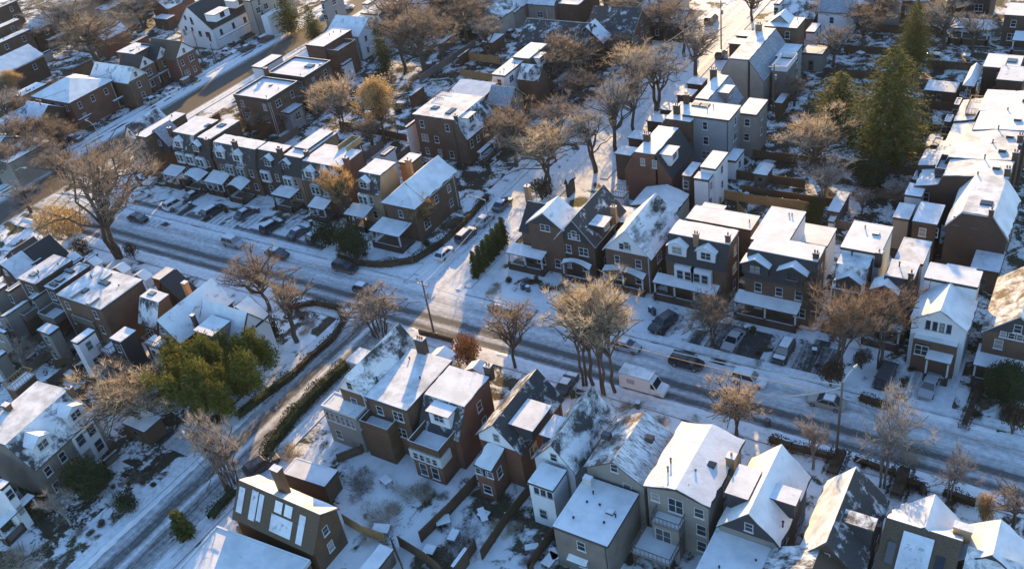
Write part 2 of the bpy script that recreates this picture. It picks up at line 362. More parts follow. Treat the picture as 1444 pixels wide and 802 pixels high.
        if 'f' in win: s.wins('-y', x0+.4, x1-.4, y0+oh, zlo, 2.4)
        if 's' in win: s.wins('+x', y0+.4, y1-.4, x1-oh, zlo, 3.4)
        s.last = (x0, x1, y0, y1); return s
    def gab(s, ax, A, B, zr, wl, wr, ze, mats=('snow', 'snow'), wall=None, gm=None, win='f', oh=.35, og=.3, fascia='trim_dark', zel=None, zer=None, z0=0, attic=True):
        a, b = s.loc(A, zr), s.loc(B, zr)
        zel = ze if zel is None else zel; zer = ze if zer is None else zer
        if ax == 'y': c, u0, u1 = (a.x+b.x)/2, min(a.y, b.y), max(a.y, b.y)
        else: c, u0, u1 = (a.y+b.y)/2, min(a.x, b.x), max(a.x, b.x)
        u0 += og; u1 -= og
        s.extr(ax, u0, u1, [(c-wl, zel), (c, zr), (c+wr, zer)], mats, wall, z0, .17, oh, og, fascia, gm)
        if ax == 'y':
            if 'f' in win:
                s.wins('-y', c-wl+.6, c+wr-.6, u0, min(zel, zer)+.2, 2.6)
                if attic and zr-min(zel, zer) > 2: s.window('-y', c, u0, min(zel, zer)+.55+ (zr-ze)*.12, .9, 1.2)
            if 's' in win: s.wins('+x', u0+.6, u1-.6, c+wr-oh, zer-.1, 4.0)
            s.last = (c-wl, c+wr, u0, u1)
        else:
            if 'f' in win: s.wins('-y', u0+.5, u1-.5, c-wl+oh, zel-.1, 2.8)
            if 's' in win:
                s.wins('+x', c-wl+.8, c+wr-.8, u1, min(zel, zer)+.2, 2.8)
                if attic and zr-min(zel, zer) > 2: s.window('+x', c, u1, min(zel, zer)+.7, .9, 1.2)
            s.last = (u0, u1, c-wl, c+wr)
        return s
    def mans(s, A, B, z, face='-y', drop=3.2, out=1.3, front='bare', roof='snow', wall=None, win='f', rim=.08, fascia='trim_dark', gm=None, oh=.25):
        "flat roof whose street side falls in a steep slope"
        x0, x1, y0, y1 = s.rect(A, B, z); zt = z-.17
        if face == '-y': s.extr('x', x0+.05, x1-.05, [(y0-out, zt-drop), (y0, zt), (y1, zt)], [front, roof], wall, 0, .17, oh, .05, fascia, gm); x, pl, fc = (x0, x1), y0-out+oh, '-y'
        elif face == '+x': s.extr('y', y0+.05, y1-.05, [(x0, zt), (x1, zt), (x1+out, zt-drop)], [roof, front], wall, 0, .17, oh, .05, fascia, gm); x, pl, fc = (y0, y1), x1+out-oh, '+x'
        elif face == '-x': s.extr('y', y0+.05, y1-.05, [(x0-out, zt-drop), (x0, zt), (x1, zt)], [front, roof], wall, 0, .17, oh, .05, fascia, gm); x, pl, fc = (y0, y1), x0-out+oh, '-x'
        else: s.extr('x', x0+.05, x1-.05, [(y0, zt), (y1, zt), (y1+out, zt-drop)], [roof, front], wall, 0, .17, oh, .05, fascia, gm); x, pl, fc = (x0, x1), y1+out-oh, '+y'
        s.fr = (face, x0, x1, y0, y1, out, z, drop)
        if 'f' in win: s.wins(fc, x[0]+.4, x[1]-.4, pl, zt-drop+.1, 2.3)
        if 's' in win: s.wins('+x', y0+.5, y1-.5, x1-.05, zt-.6, 4.2)
        if 'b' in win: s.wins('-y', x0+.5, x1-.5, y0+.05, zt-.2, 2.6)
        s.last = (x0, x1, y0, y1); return s
    def hip(s, A, B, ze, zr, mats=('snow',)*4, wall=None, win='fs', oh=.5, fascia='trim_dark', k=1.0):
        x0, x1, y0, y1 = s.rect(A, B, ze); ze += jit(); w, d = x1-x0, y1-y0; i = min(w, d)/2*k
        r = MB(); r.box(x0, x1, y0, y1, ze-.2, ze, fascia, bottom=True)
        if w >= d: p, q = (x0+i, (y0+y1)/2, zr), (x1-i, (y0+y1)/2, zr)
        else: p, q = ((x0+x1)/2, y0+i, zr), ((x0+x1)/2, y1-i, zr)
        c = [(x0, y0, ze+.004), (x1, y0, ze+.004), (x1, y1, ze+.004), (x0, y1, ze+.004)]
        if w >= d: fs = [[c[0], c[1], q, p], [c[1], c[2], q], [c[2], c[3], p, q], [c[3], c[0], p]]
        else: fs = [[c[0], c[1], p], [c[1], c[2], q, p], [c[2], c[3], q], [c[3], c[0], p, q]]
        for f, m in zip(fs, mats): r.poly(f, m)
        s.part('roof', r); wl = MB(); wl.box(x0+oh, x1-oh, y0+oh, y1-oh, 0, ze-.19, wall or s.wall); s.part('wall', wl)
        if 'f' in win: s.wins('-y', x0+oh+.3, x1-oh-.3, y0+oh, ze-.3, 2.9)
        if 's' in win: s.wins('+x', y0+oh+.3, y1-oh-.3, x1-oh, ze-.3, 3.4)
        s.last = (x0, x1, y0, y1); return s
    # -- details
    def dormer(s, px, z, face='-y', w=2.0, h=1.5, ln=2.6, wall='siding_white', roof=('snow', 'snow'), rise=.75, kind='gable', frame=None, win=True):
        p = Vector(s._at) if px is None else s.loc(px, z); rot = FACE[face]
        e = MB(); hw = w/2
        if kind == 'gable':
            e.poly([(-hw, 0, -rise-h), (hw, 0, -rise-h), (hw, 0, -rise), (0, 0, -.02), (-hw, 0, -rise)], wall)
        else: e.poly([(-hw, 0, -h), (hw, 0, -h), (hw, 0, -.02), (-hw, 0, -.02)], wall)
        zt = -rise if kind == 'gable' else -.02; zb = -rise-h if kind == 'gable' else -h
        for x in (-hw, hw): e.poly([(x, 0, zb), (x, ln, zb), (x, ln, zt), (x, 0, zt)], wall)
        d = s.part('dormer', e, None, tuple(p), rot)
        r = MB(); o, g, t = .22, .3, .12
        if kind == 'gable':
            zo = -rise - o*rise/hw
            for sg, mm in ((-1, roof[0]), (1, roof[1])):
                a, b_ = (sg*(hw+o), zo), (0, 0)
                r.poly([(a[0], -g, zo+t), (a[0], ln, zo+t), (0, ln, t), (0, -g, t)], mm); r.poly([(a[0], -g, zo), (a[0], ln, zo), (0, ln, 0), (0, -g, 0)], 'trim_dark')
                r.poly([(a[0], -g, zo), (a[0], ln, zo), (a[0], ln, zo+t), (a[0], -g, zo+t)], 'trim_white')
                for y in (-g, ln): r.poly([(a[0], y, zo), (0, y, 0), (0, y, t), (a[0], y, zo+t)], 'trim_white')
        else: r.box(-hw-o, hw+o, -g, ln, 0, t+.04, 'trim_dark', roof[0], True)
        s.part('dormer_roof', r, d)
        if win:
            ww = min(w-.5, 1.5); fm, pm = win_mesh(ww, min(1.2, h-.25), frame or s.frame)
            o_ = add('window', fm, d, (0, -.004, zb+ h - min(1.2, h-.25) - .1)); add('pane', pm, o_)
        return d
    def md(s, px, w=2.2, h=1.5, wall='siding_white', roof=('snow', 'snow'), rise=.75, kind='gable', frame=None, dz=.35, fwd=.8):
        "a dormer seated on the steep front of the last mansard, at the pixel's place along the front"
        face, x0, x1, y0, y1, out, z, drop = s.fr; q = s.loc(px, z-dz); dp = out*fwd
        if face == '-y': loc = (q.x, y0-dp, z-dz)
        elif face == '+y': loc = (q.x, y1+dp, z-dz)
        elif face == '+x': loc = (x1+dp, q.y, z-dz)
        else: loc = (x0-dp, q.y, z-dz)
        s._at = loc; return s.dormer(None, 0, face, w, h+ (0 if kind == 'gable' else .4), dp+.9, wall, roof, rise, kind, frame)
    def porch(s, A, B, z=3.1, face='-y', roof='snow', posts=3, slope=.5, arched=False, m='trim_white', fascia='trim_dark'):
        x0, x1, y0, y1 = s.rect(A, B, z); j = jit(); z += j
        q = s.part('porch', _porch_floor(x0, x1, y0, y1), None)
        r = MB(); t = .16
        if face in ('-y', '+y'):
            zl, zh = z, z+slope
            za, zb = (zl, zh) if face == '-y' else (zh, zl); n = 6 if arched else 1
            for i in range(n):
                xa, xb = x0+(x1-x0)*i/n, x0+(x1-x0)*(i+1)/n
                ha, hb = (math.sin(math.pi*i/n)*.9, math.sin(math.pi*(i+1)/n)*.9) if arched else (0, 0)
                c = [(xa, y0, za+ha), (xb, y0, za+hb), (xb, y1, zb+hb*.6), (xa, y1, zb+ha*.6)]
                tp = [(a, b_, c_+t) for a, b_, c_ in c]
                r.poly(tp, roof); r.poly(c[::-1], fascia); r.poly([c[0], c[1], tp[1], tp[0]], fascia); r.poly([c[2], c[3], tp[3], tp[2]], fascia)
                if i == 0: r.poly([c[3], c[0], tp[0], tp[3]], fascia)
                if i == n-1: r.poly([c[1], c[2], tp[2], tp[1]], fascia)
        else: r.box(x0, x1, y0, y1, z, z+t, fascia, roof, True)
        s.part('porch_roof', r, q)
        for i in range(posts):
            f = i/(posts-1) if posts > 1 else .5
            if face == '-y': pos = (x0+.25+(x1-x0-.5)*f, y0+.3)
            elif face == '+y': pos = (x0+.25+(x1-x0-.5)*f, y1-.3)
            elif face == '+x': pos = (x1-.3, y0+.25+(y1-y0-.5)*f)
            else: pos = (x0+.3, y0+.25+(y1-y0-.5)*f)
            pm = MB(); pm.box(-.11, .11, -.11, .11, 1.35, z, m); pm.box(-.2, .2, -.2, .2, 0, 1.35, 'brick_dark'); s.part('post', pm, q, (pos[0], pos[1], 0))
        return s
    def chim(s, px, z, h=1.6, w=.7, d=.6, m='brick_red', pots=1):
        p = s.loc(px, z); c = MB(); c.box(-w/2, w/2, -d/2, d/2, -h-.8, 0, m); c.box(-w/2-.06, w/2+.06, -d/2-.06, d/2+.06, -.22, .05, m, 'snow_clean', True)
        o = s.part('chimney', c, None, tuple(p))
        for i in range(pots):
            k = MB(); k.tube((0, 0, 0), (0, 0, .35), .13, .11, 'terracotta', 8); s.part('chimney_pot', k, o, ((i-(pots-1)/2)*.35, 0, .04))
        return s
    def skylight(s, px, z, w=.9, d=1.2):
        p = s.loc(px, z); k = MB(); k.box(-w/2, w/2, -d/2, d/2, -.3, .28, 'trim_dark', bottom=False); o = s.part('skylight', k, None, tuple(p))
        g = MB(); g.box(-w/2+.07, w/2-.07, -d/2+.07, d/2-.07, .28, .31, 'glass'); s.part('skylight_glass', g, o); return s
    def vent(s, px, z, h=.5):
        p = s.loc(px, z); k = MB(); k.tube((0, 0, -.4), (0, 0, h), .09, .09, 'iron', 8); k.tube((0, 0, h), (0, 0, h+.08), .15, .13, 'iron', 8); s.part('vent_pipe', k, None, tuple(p)); return s
    def deck(s, A, B, z, solid=None, rail='wood_grey', boards=False, snow='snow', open_=(), hh=1.0):
        x0, x1, y0, y1 = s.rect(A, B, z); j = jit(); z += j
        k = MB(); k.box(x0, x1, y0, y1, z-.25, z, 'wood_grey', 'snow' if snow else 'wood_grey', True)
        if solid: k.box(x0+.06, x1-.06, y0+.06, y1-.06, 0, z-.25, solid)
        o = s.part('deck', k)
        if not solid:
            for x in (x0+.15, x1-.15):
                for y in (y0+.15, y1-.15):
                    q = MB(); q.box(-.08, .08, -.08, .08, 0, z-.25, 'wood_brown'); s.part('post', q, o, (x, y, 0))
        r = MB()
        for sd, (a, b_) in {'-y': ((x0, y0), (x1, y0)), '+y': ((x0, y1), (x1, y1)), '-x': ((x0, y0), (x0, y1)), '+x': ((x1, y0), (x1, y1))}.items():
            if sd in open_: continue
            xa, xb, ya, yb = a[0]-.04, b_[0]+.04, a[1]-.04, b_[1]+.04
            e = .003*(list(FACE).index(sd)+1)
            if boards: r.box(xa-e, xb+e, ya-e, yb+e, z-.1-e, z+hh+e, rail, 'snow_clean')
            else:
                r.box(xa-e, xb+e, ya-e, yb+e, z+hh-.06-e, z+hh+e, rail, bottom=True); r.box(xa-e+.02, xb+e-.02, ya-e+.02, yb+e-.02, z+.1, z+.16+e, rail, bottom=True)
                L = max(xb-xa, yb-ya); n = max(2, int(L/.45))
                for i in range(n+1):
                    f = i/n; x, y = xa+.04+(xb-xa-.08)*f, ya+.04+(yb-ya-.08)*f; r.box(x-.025, x+.025, y-.025, y+.025, z, z+hh-.06, rail)
        s.part('railing', r, o); return s
    def slab(s, name, A, B, z, t, m, top=None, z0=None):
        x0, x1, y0, y1 = s.rect(A, B, z); k = MB(); k.box(x0, x1, y0, y1, z-t if z0 is None else z0, z+jit(), m, top, True); s.part(name, k); return s
def _porch_floor(x0, x1, y0, y1):
    k = MB(); k.box(x0+.1, x1-.1, y0+.1, y1-.1, 0, .55, 'brick_dark', 'wood_grey')
    for a, b_, c, d in ((x0+.1, x1-.1, y0+.1, y0+.25),): k.box(a, b_, c, d, .55, 1.25, 'brick_dark', 'snow_clean')
    return k
# ------------------------------------------------------------------ trees
def ribbon(mb, a, b, w, m, rng):
    a, b = Vector(a), Vector(b); d = b-a
    if d.length < 1e-5: return
    n = Vector((rng.uniform(-1, 1), rng.uniform(-1, 1), rng.uniform(-1, 1))); s = d.cross(n)
    if s.length < 1e-5: return
    s = s.normalized()*w/2
    mb.poly([a-s, a+s, b+s*.4, b-s*.4], m)
TREES = {}
def bare_tree(key, seed, h, rad, trunks=1, bark='bark', twig='twig_brown', lean=(0, 0), clear=.28, n=6500, leafy=0, up=.5, tr=None, flat=.75, tw=.05):
    "meshes (trunk with limbs, crown of twigs) for a leafless tree of height h and crown radius rad: limbs reach for points of the crown"
    rng = random.Random(seed); T = MB(); C = MB(); cz = h*(clear+(1-clear)*.5); ch = h*(1-clear)*.52
    lob = [(rng.uniform(-.5, .5)*rad, rng.uniform(-.5, .5)*rad, cz+rng.uniform(-.35, .45)*ch, rad*rng.uniform(.45, .68), ch*rng.uniform(.42, .62)*flat/.75) for _ in range(9)]
    def target():
        L = rng.choice(lob); v = Vector((rng.gauss(0, 1), rng.gauss(0, 1), rng.gauss(0, 1))).normalized(); q = rng.uniform(.35, 1)**.6
        return Vector((L[0]+v.x*L[3]*q+lean[0]*h*.5, L[1]+v.y*L[3]*q+lean[1]*h*.5, max(h*clear*.75, L[2]+v.z*L[4]*q)))
    def arc(a, b, r0, r1, k, m, nn, sag=.0, up_=.0):
        pts = [a]
        for i in range(1, k+1):
            f = i/k; p = a.lerp(b, f) + Vector((0, 0, (b-a).length*up_*math.sin(math.pi*f)))
            if i < k: p += Vector((rng.gauss(0, 1), rng.gauss(0, 1), rng.gauss(0, .6)))*(b-a).length*(.012 if k == 6 else .035)
            pts.append(p)
        for i in range(k):
            ra, rb = r0+(r1-r0)*i/k, r0+(r1-r0)*(i+1)/k
            T.tube(pts[i], pts[i+1], ra, rb, m, nn, False)
        return pts
    R0 = tr or h*.017+.05; limbs = []
    for t in range(trunks):
        a = 6.283*(t+rng.random()*.5)/trunks; o = 0 if trunks == 1 else .22+.05*trunks
        base = Vector((math.cos(a)*o*.5, math.sin(a)*o*.5, -.2)); rr = R0/(trunks**.45)
        top = Vector((math.cos(a)*o*(1+trunks*.25)*h*.06+lean[0]*h*.5, math.sin(a)*o*(1+trunks*.25)*h*.06+lean[1]*h*.5, h*(clear+.42*(1-clear))))
        sp = arc(base, top, rr, rr*.5, 6, bark, 8); limbs += [(sp[i], rr*(1-.5*i/6)) for i in (3, 4, 5, 6)]
    mids = []
    for _ in range(int(20+n/380)):
        p, r = rng.choice(limbs); q = target()
        if q.z < p.z: q.z = p.z+rng.uniform(.2, 1.2)
        rr = min(r*.66, .045+.019*(q-p).length); s = arc(p, q, rr, .035, 5, bark, 5, 0, .08)
        mids += [(s[i], .035+(rr-.035)*(1-i/5)) for i in (2, 3, 4, 5)]
    fine = []
    for _ in range(int(n/34)):
        p, r = rng.choice(mids); q = p + ((target()-p)*rng.uniform(.25, .6)); q.z += rng.uniform(0, .5)
        s = arc(p, q, min(r*.6, .05), .022, 3, bark, 4); fine += s[1:]
    cen = Vector((lean[0]*h*.5, lean[1]*h*.5, cz-ch*.4))
    for _ in range(int(n*.78)):
        p = rng.choice(fine); out = (p-cen).normalized(); d = (out*.8+Vector((rng.gauss(0, .6), rng.gauss(0, .6), rng.gauss(0, .5)+up))).normalized(); L = rng.uniform(.35, 1.0)*(.5+h*.05)
        m = p + d*L*.55; e = m + (d+Vector((rng.gauss(0, .35), rng.gauss(0, .35), rng.gauss(0, .3)))).normalized()*L*.5
        ribbon(C, p, m, tw, twig, rng); ribbon(C, m, e, tw*.7, twig, rng)
        for _ in range(leafy):
            o = e + Vector((rng.gauss(0, .22), rng.gauss(0, .22), rng.gauss(0, .2))); s = rng.uniform(.07, .13)
            a = Vector((rng.uniform(-1, 1), rng.uniform(-1, 1), rng.uniform(-1, 1))).normalized(); b_ = a.orthogonal().normalized()
            C.poly([o-a*s, o+b_*s*.6, o+a*s, o-b_*s*.6], twig)
    vs = C.v; H = max(v[2] for v in vs); ext = sorted(math.hypot(v[0]-lean[0]*h*.5, v[1]-lean[1]*h*.5) for v in vs)[int(len(vs)*.97)]
    TREES[key] = (H, ext, T.mesh('trunk'), C.mesh('crown'))
def conifer(key, seed, h, rad, mat='needle', n=26, power=.85, gap=.12, dens=1.0):
    rng = random.Random(seed); T = MB(); C = MB(); T.tube((0, 0, -.2), (0, 0, h*.97), h*.016+.06, .03, 'bark', 7)
    for i in range(n):
        f = i/(n-1); z = h*(.06+.93*f); R = rad*min(1, ((f+.16)/.34)**.7)*min(1, ((1-f)/.72)**power)*rng.uniform(.82, 1.12)+.12; k = int((7+9*(1-f))*dens)
        a0 = rng.random()*6
        for j in range(k):
            a = a0+6.283*j/k+rng.uniform(-.25, .25); L = R*rng.uniform(.55, 1.15)
            if rng.random() < gap: continue
            tip = Vector((math.cos(a)*L, math.sin(a)*L, z - L*rng.uniform(.05, .35) + L*.05)); base = Vector((0, 0, z+L*.12))
            m = max(3, int(L*3.2))
            for q in range(m):
                t = .18+.82*(q+rng.random())/m; o = base.lerp(tip, t) + Vector((rng.gauss(0, .16), rng.gauss(0, .16), rng.gauss(0, .09)))
                for _ in range(2):
                    s = rng.uniform(.22, .5)*(1.15-.45*t); d = Vector((math.cos(a+rng.uniform(-1.1, 1.1)), math.sin(a+rng.uniform(-1.1, 1.1)), rng.uniform(-.45, .35)))
                    w = d.cross(Vector((rng.uniform(-.6, .6), rng.uniform(-.6, .6), 1))).normalized()*s*.35; d = d*s
                    C.poly([o-d*.4, o+w, o+d, o-w], mat)
    TREES[key] = (h, rad, T.mesh('trunk'), C.mesh('crown'))
def bush(key, seed, r, h, mat, n=900, size=.16, stems=5, lobes=6, spread=.45, lr=(.4, .7), thin=.6, fz=(.55, 1.12)):
    rng = random.Random(seed); T = MB(); C = MB()
    for i in range(stems): T.tube((0, 0, -.1), (rng.uniform(-r, r)*.5, rng.uniform(-r, r)*.5, h*.7), .05, .02, 'bark', 4, False)
    L = [(rng.uniform(-spread, spread)*r, rng.uniform(-spread, spread)*r, h*rng.uniform(.3, .74), r*rng.uniform(*lr), h*rng.uniform(lr[0]*.6, lr[1]*.6)) for _ in range(lobes)]
    for i in range(n):
        cx, cy, cz, rr, hh = L[i % lobes]; v = Vector((rng.gauss(0, 1), rng.gauss(0, 1), rng.gauss(0, 1))).normalized(); q = rng.uniform(*fz)
        o = Vector((cx+v.x*rr*q, cy+v.y*rr*q, max(.05, cz+v.z*hh*q))); s = size*rng.uniform(.6, 1.4)
        a = Vector((rng.uniform(-1, 1), rng.uniform(-1, 1), rng.uniform(-1, 1))).normalized(); b_ = a.orthogonal().normalized()
        C.poly([o-a*s, o+b_*s*thin, o+a*s, o-b_*s*thin], mat)
    TREES[key] = (h, r, T.mesh('stem'), C.mesh('foliage'))
bare_tree('street_a', 3, 10, 4.2, 1, 'bark', 'twig_brown', n=3400, tw=.032); bare_tree('street_b', 5, 9, 3.6, 1, 'bark', 'twig_grey', clear=.3, n=2800, tw=.032); bare_tree('street_c', 6, 11, 4.2, 2, 'bark', 'twig_grey', (.08, .02), clear=.32, n=3000, tw=.032, up=.8); bare_tree('street_d', 8, 10, 4.6, 1, 'bark_pale', 'twig_brown', (-.05, .04), clear=.24, n=2600, tw=.034, flat=.95)
bare_tree('tall_tan', 11, 15, 5.2, 2, 'bark', 'twig_tan', clear=.42, n=4200, tw=.036, up=.7, tr=.2, flat=.55); bare_tree('tall_tan2', 12, 15, 4.8, 1, 'bark', 'twig_tan', (.06, 0), clear=.46, n=3600, tw=.036, up=.7, tr=.18, flat=.55)
bare_tree('round_tan', 21, 9, 5.4, 3, 'bark', 'twig_tan', clear=.15, n=7500, tw=.032); bare_tree('round_tan2', 25, 10, 5.4, 2, 'bark', 'twig_tan', (.05, .05), clear=.2, n=5500, tw=.032, flat=.6)
bare_tree('round_brown', 22, 10, 5.2, 2, 'bark', 'twig_brown', clear=.15, n=7000, tw=.032); bare_tree('round_brown2', 23, 11, 5.2, 3, 'bark', 'twig_grey', (-.04, .05), clear=.2, n=5600, tw=.032, up=.9); bare_tree('round_brown3', 24, 12, 5.0, 1, 'bark', 'twig_brown', (.06, -.03), clear=.26, n=5200, tw=.032, flat=.95)
bare_tree('big_old', 31, 14, 8.5, 2, 'bark', 'twig_brown', (-.22, .0), clear=.30, n=4800, tr=.34, tw=.036); bare_tree('pale', 41, 9, 5, 4, 'bark_pale', 'twig_grey', clear=.14, n=2300, tw=.034)
bare_tree('gold', 51, 10, 5, 1, 'bark', 'leaf_gold', clear=.2, leafy=3, n=4200, tw=.035); bare_tree('rust', 53, 9, 6, 3, 'bark', 'twig_rust', clear=.16, n=3800, tw=.034)
bare_tree('orange', 55, 10, 5, 3, 'bark', 'twig_gold', clear=.12, n=4200, tw=.034, up=.8); bare_tree('fan', 61, 6, 3.4, 9, 'bark', 'twig_grey', clear=.2, n=3600, up=1.2, tr=.15, tw=.028); bare_tree('small', 71, 5, 2.2, 1, 'bark_pale', 'twig_grey', clear=.3, n=1000, tw=.026)
bare_tree('spindly', 73, 11, 3.2, 1, 'bark', 'twig_brown', clear=.35, n=1800, tw=.032)
conifer('spruce_big', 81, 20, 7.2, 'needle', 46, .5, .05, 1.9); conifer('spruce', 82, 12, 4.2, 'needle', 28, .45, .06, 1.7); conifer('cypress', 84, 4.2, .9, 'needle', 24, .55, .05, 1.3)
bush('pine', 83, 4.6, 8.0, 'needle_bright', 21000, .22, 5, 46, .8, (.12, .30), .22, (.25, 1.3))
def brush(key, seed, r, h, mat, n=1500, w=.028):
    rng = random.Random(seed); T = MB(); C = MB()
    for i in range(14):
        a = rng.uniform(0, 6.28); q = rng.uniform(.1, .8)*r; T.tube((math.cos(a)*q*.5, math.sin(a)*q*.5, -.05), (math.cos(a)*q, math.sin(a)*q, h*rng.uniform(.5, .95)), .03, .012, 'bark', 4, False)
    cs = [(rng.uniform(-.75, .75)*r, rng.uniform(-.75, .75)*r, r*rng.uniform(.15, .38), rng.uniform(.35, 1)) for _ in range(9)]
    for i in range(n):
        cx, cy, rr, hh = rng.choice(cs); a = rng.uniform(0, 6.28); q = rr*rng.random()**.5*1.25; b0 = Vector((cx+math.cos(a)*q, cy+math.sin(a)*q, rng.uniform(0, .7)*h*hh))
        d = Vector((math.cos(a)*.5+rng.gauss(0, .5), math.sin(a)*.5+rng.gauss(0, .5), rng.uniform(-.15, .9))).normalized(); e = b0+d*rng.uniform(.25, .8); m_ = b0.lerp(e, .5)+Vector((rng.gauss(0, .06), rng.gauss(0, .06), .05)); ribbon(C, b0, m_, w, mat, rng); ribbon(C, m_, e, w*.8, mat, rng)
    TREES[key] = (h, r, T.mesh('stem'), C.mesh('foliage'))
bush('bush_green', 91, 1.6, 1.9, 'hedge_green', 2200, .085); bush('bush_brown', 92, 1.3, 1.4, 'hedge_brown', 1500, .075); bush('bush_big', 93, 3.4, 4.2, 'hedge_green', 8500, .12, 6, 9); bush('bush_rust', 94, 1.8, 2.2, 'leaf_rust', 2400, .085)
bush('bush_gold', 95, 2.6, 2.2, 'leaf_gold', 3600, .09, 7, 9); brush('brush', 96, 2.4, 1.3, 'twig_tan', 1500); brush('brush_brown', 97, 2.4, 1.3, 'twig_brown', 1500)
ALT = {'street_a': ('street_a', 'street_c', 'street_d'), 'round_brown': ('round_brown', 'round_brown2', 'round_brown3'), 'round_tan': ('round_tan', 'round_tan2')}
def plant(name, cat, key, label, base, ytop=None, wpx=None, h=None, r=None, rz=None, group=None, rzr=random.Random(4)):
    if key in ALT and name != 'golden_tree': key = rzr.choice(ALT[key])
    p = gp(base); H0, R0, tm, cm = TREES[key]
    H = h or (height_at(base, ytop) if ytop is not None else H0)
    if key.startswith('brush'): H = min(H, 1.1)
    k = proj(p)[2]
    Rd = r or (wpx*k/FPX/2 if wpx else R0*H/H0)
    e = bpy.data.objects.new(name, None); COL.objects.link(e); e.location = (p.x, p.y, 0); tag(e, label, cat, group)
    rot = rzr.uniform(0, 6.28) if rz is None else rz
    for nm, me in (('trunk' if tm.name.startswith('trunk') else 'stem', tm), ('crown' if cm.name.startswith('crown') else 'foliage', cm)):
        o = add(nm, me, e); o.scale = (Rd/R0, Rd/R0, H/H0); o.rotation_euler = (0, 0, rot)
    return e

# ------------------------------------------------------------------ hedges, fences, poles, cables
def hedge(label, pts, w=1.0, h=1.4, mat='hedge_brown', dens=1.0, name='hedge', snow=False):
    rng = random.Random(len(label)*7+int(pts[0][0])); P = [gp(p) for p in pts]; C = MB(); o0 = P[0]
    S = MB()
    for a, b in zip(P, P[1:]):
        d = (b-a); L = d.length; d.normalize(); nrm = Vector((-d.y, d.x, 0))
        n = int(L*w*h*55*dens)+20
        S.poly([a-nrm*w*.26-o0, b-nrm*w*.26-o0, b-nrm*w*.26+Vector((0, 0, h*.68))-o0, a-nrm*w*.26+Vector((0, 0, h*.68))-o0], mat)
        S.poly([a+nrm*w*.26-o0, b+nrm*w*.26-o0, b+nrm*w*.26+Vector((0, 0, h*.68))-o0, a+nrm*w*.26+Vector((0, 0, h*.68))-o0], mat)
        S.poly([a-nrm*w*.26+Vector((0, 0, h*.68))-o0, b-nrm*w*.26+Vector((0, 0, h*.68))-o0, b+nrm*w*.26+Vector((0, 0, h*.68))-o0, a+nrm*w*.26+Vector((0, 0, h*.68))-o0], mat)
        for i in range(n):
            f = rng.uniform(-.02, 1.02); fc = rng.random(); hh = h*(.85+.25*math.sin(f*L*1.3))
            if fc < .45: q = (rng.uniform(-.5, .5)*w, hh*rng.uniform(.86, 1.05))
            else: q = ((.5 if rng.random() < .5 else -.5)*w*rng.uniform(.8, 1.08), rng.uniform(.05, 1)*hh)
            c = a + d*(L*f) + nrm*q[0] + Vector((0, 0, q[1])) - o0; s = rng.uniform(.06, .14)
            x = Vector((rng.uniform(-1, 1), rng.uniform(-1, 1), rng.uniform(-1, 1))).normalized(); y = x.orthogonal().normalized()
            C.poly([c-x*s, c+y*s*.6, c+x*s, c-y*s*.6], mat)
    e = bpy.data.objects.new(name, None); COL.objects.link(e); e.location = o0; tag(e, label, 'hedge')
    add('hedge_core', S.mesh('hedge_core'), e); add('foliage', C.mesh('foliage'), e); return e
def fence(label, pts, h=1.8, mat='wood_brown', t=.09, cap=False, name='wooden_fence', cat='fence'):
    P = [gp(p) for p in pts]; o0 = P[0]
    e = bpy.data.objects.new(name, None); COL.objects.link(e); e.location = o0; tag(e, label, cat)
    for a, b in zip(P, P[1:]):
        L = (b-a).length; n = max(1, int(L/2.4)); ang = math.atan2(b.y-a.y, b.x-a.x)
        for i in range(n):
            u0, u1 = L*i/n, L*(i+1)/n; k = MB(); m = int((u1-u0)/.2)
            for q in range(m):
                x0 = (u1-u0)*q/m; x1 = (u1-u0)*(q+1)/m-.012; z = h-((q*7+i*3) % 5)*.006
                k.box(x0, x1, -t/2 if q % 2 else -t/2+.012, t/2, .05, z, mat, 'snow_clean' if cap and q % 3 else None)
            k.box(.0, u1-u0, t/2+.002, t/2+.06, h*.72, h*.72+.1, mat); k.box(.0, u1-u0, t/2+.002, t/2+.06, h*.2, h*.2+.1, mat)
            add('fence_panel', k.mesh('fence_panel'), e, a+(b-a)*(i/n)-o0, ang)
            q = MB(); q.box(-.07, .07, -.07, .07, 0, h+.12, mat, 'snow_clean'); add('fence_post', q.mesh('fence_post'), e, a+(b-a)*(i/n)-o0, ang)
    return e
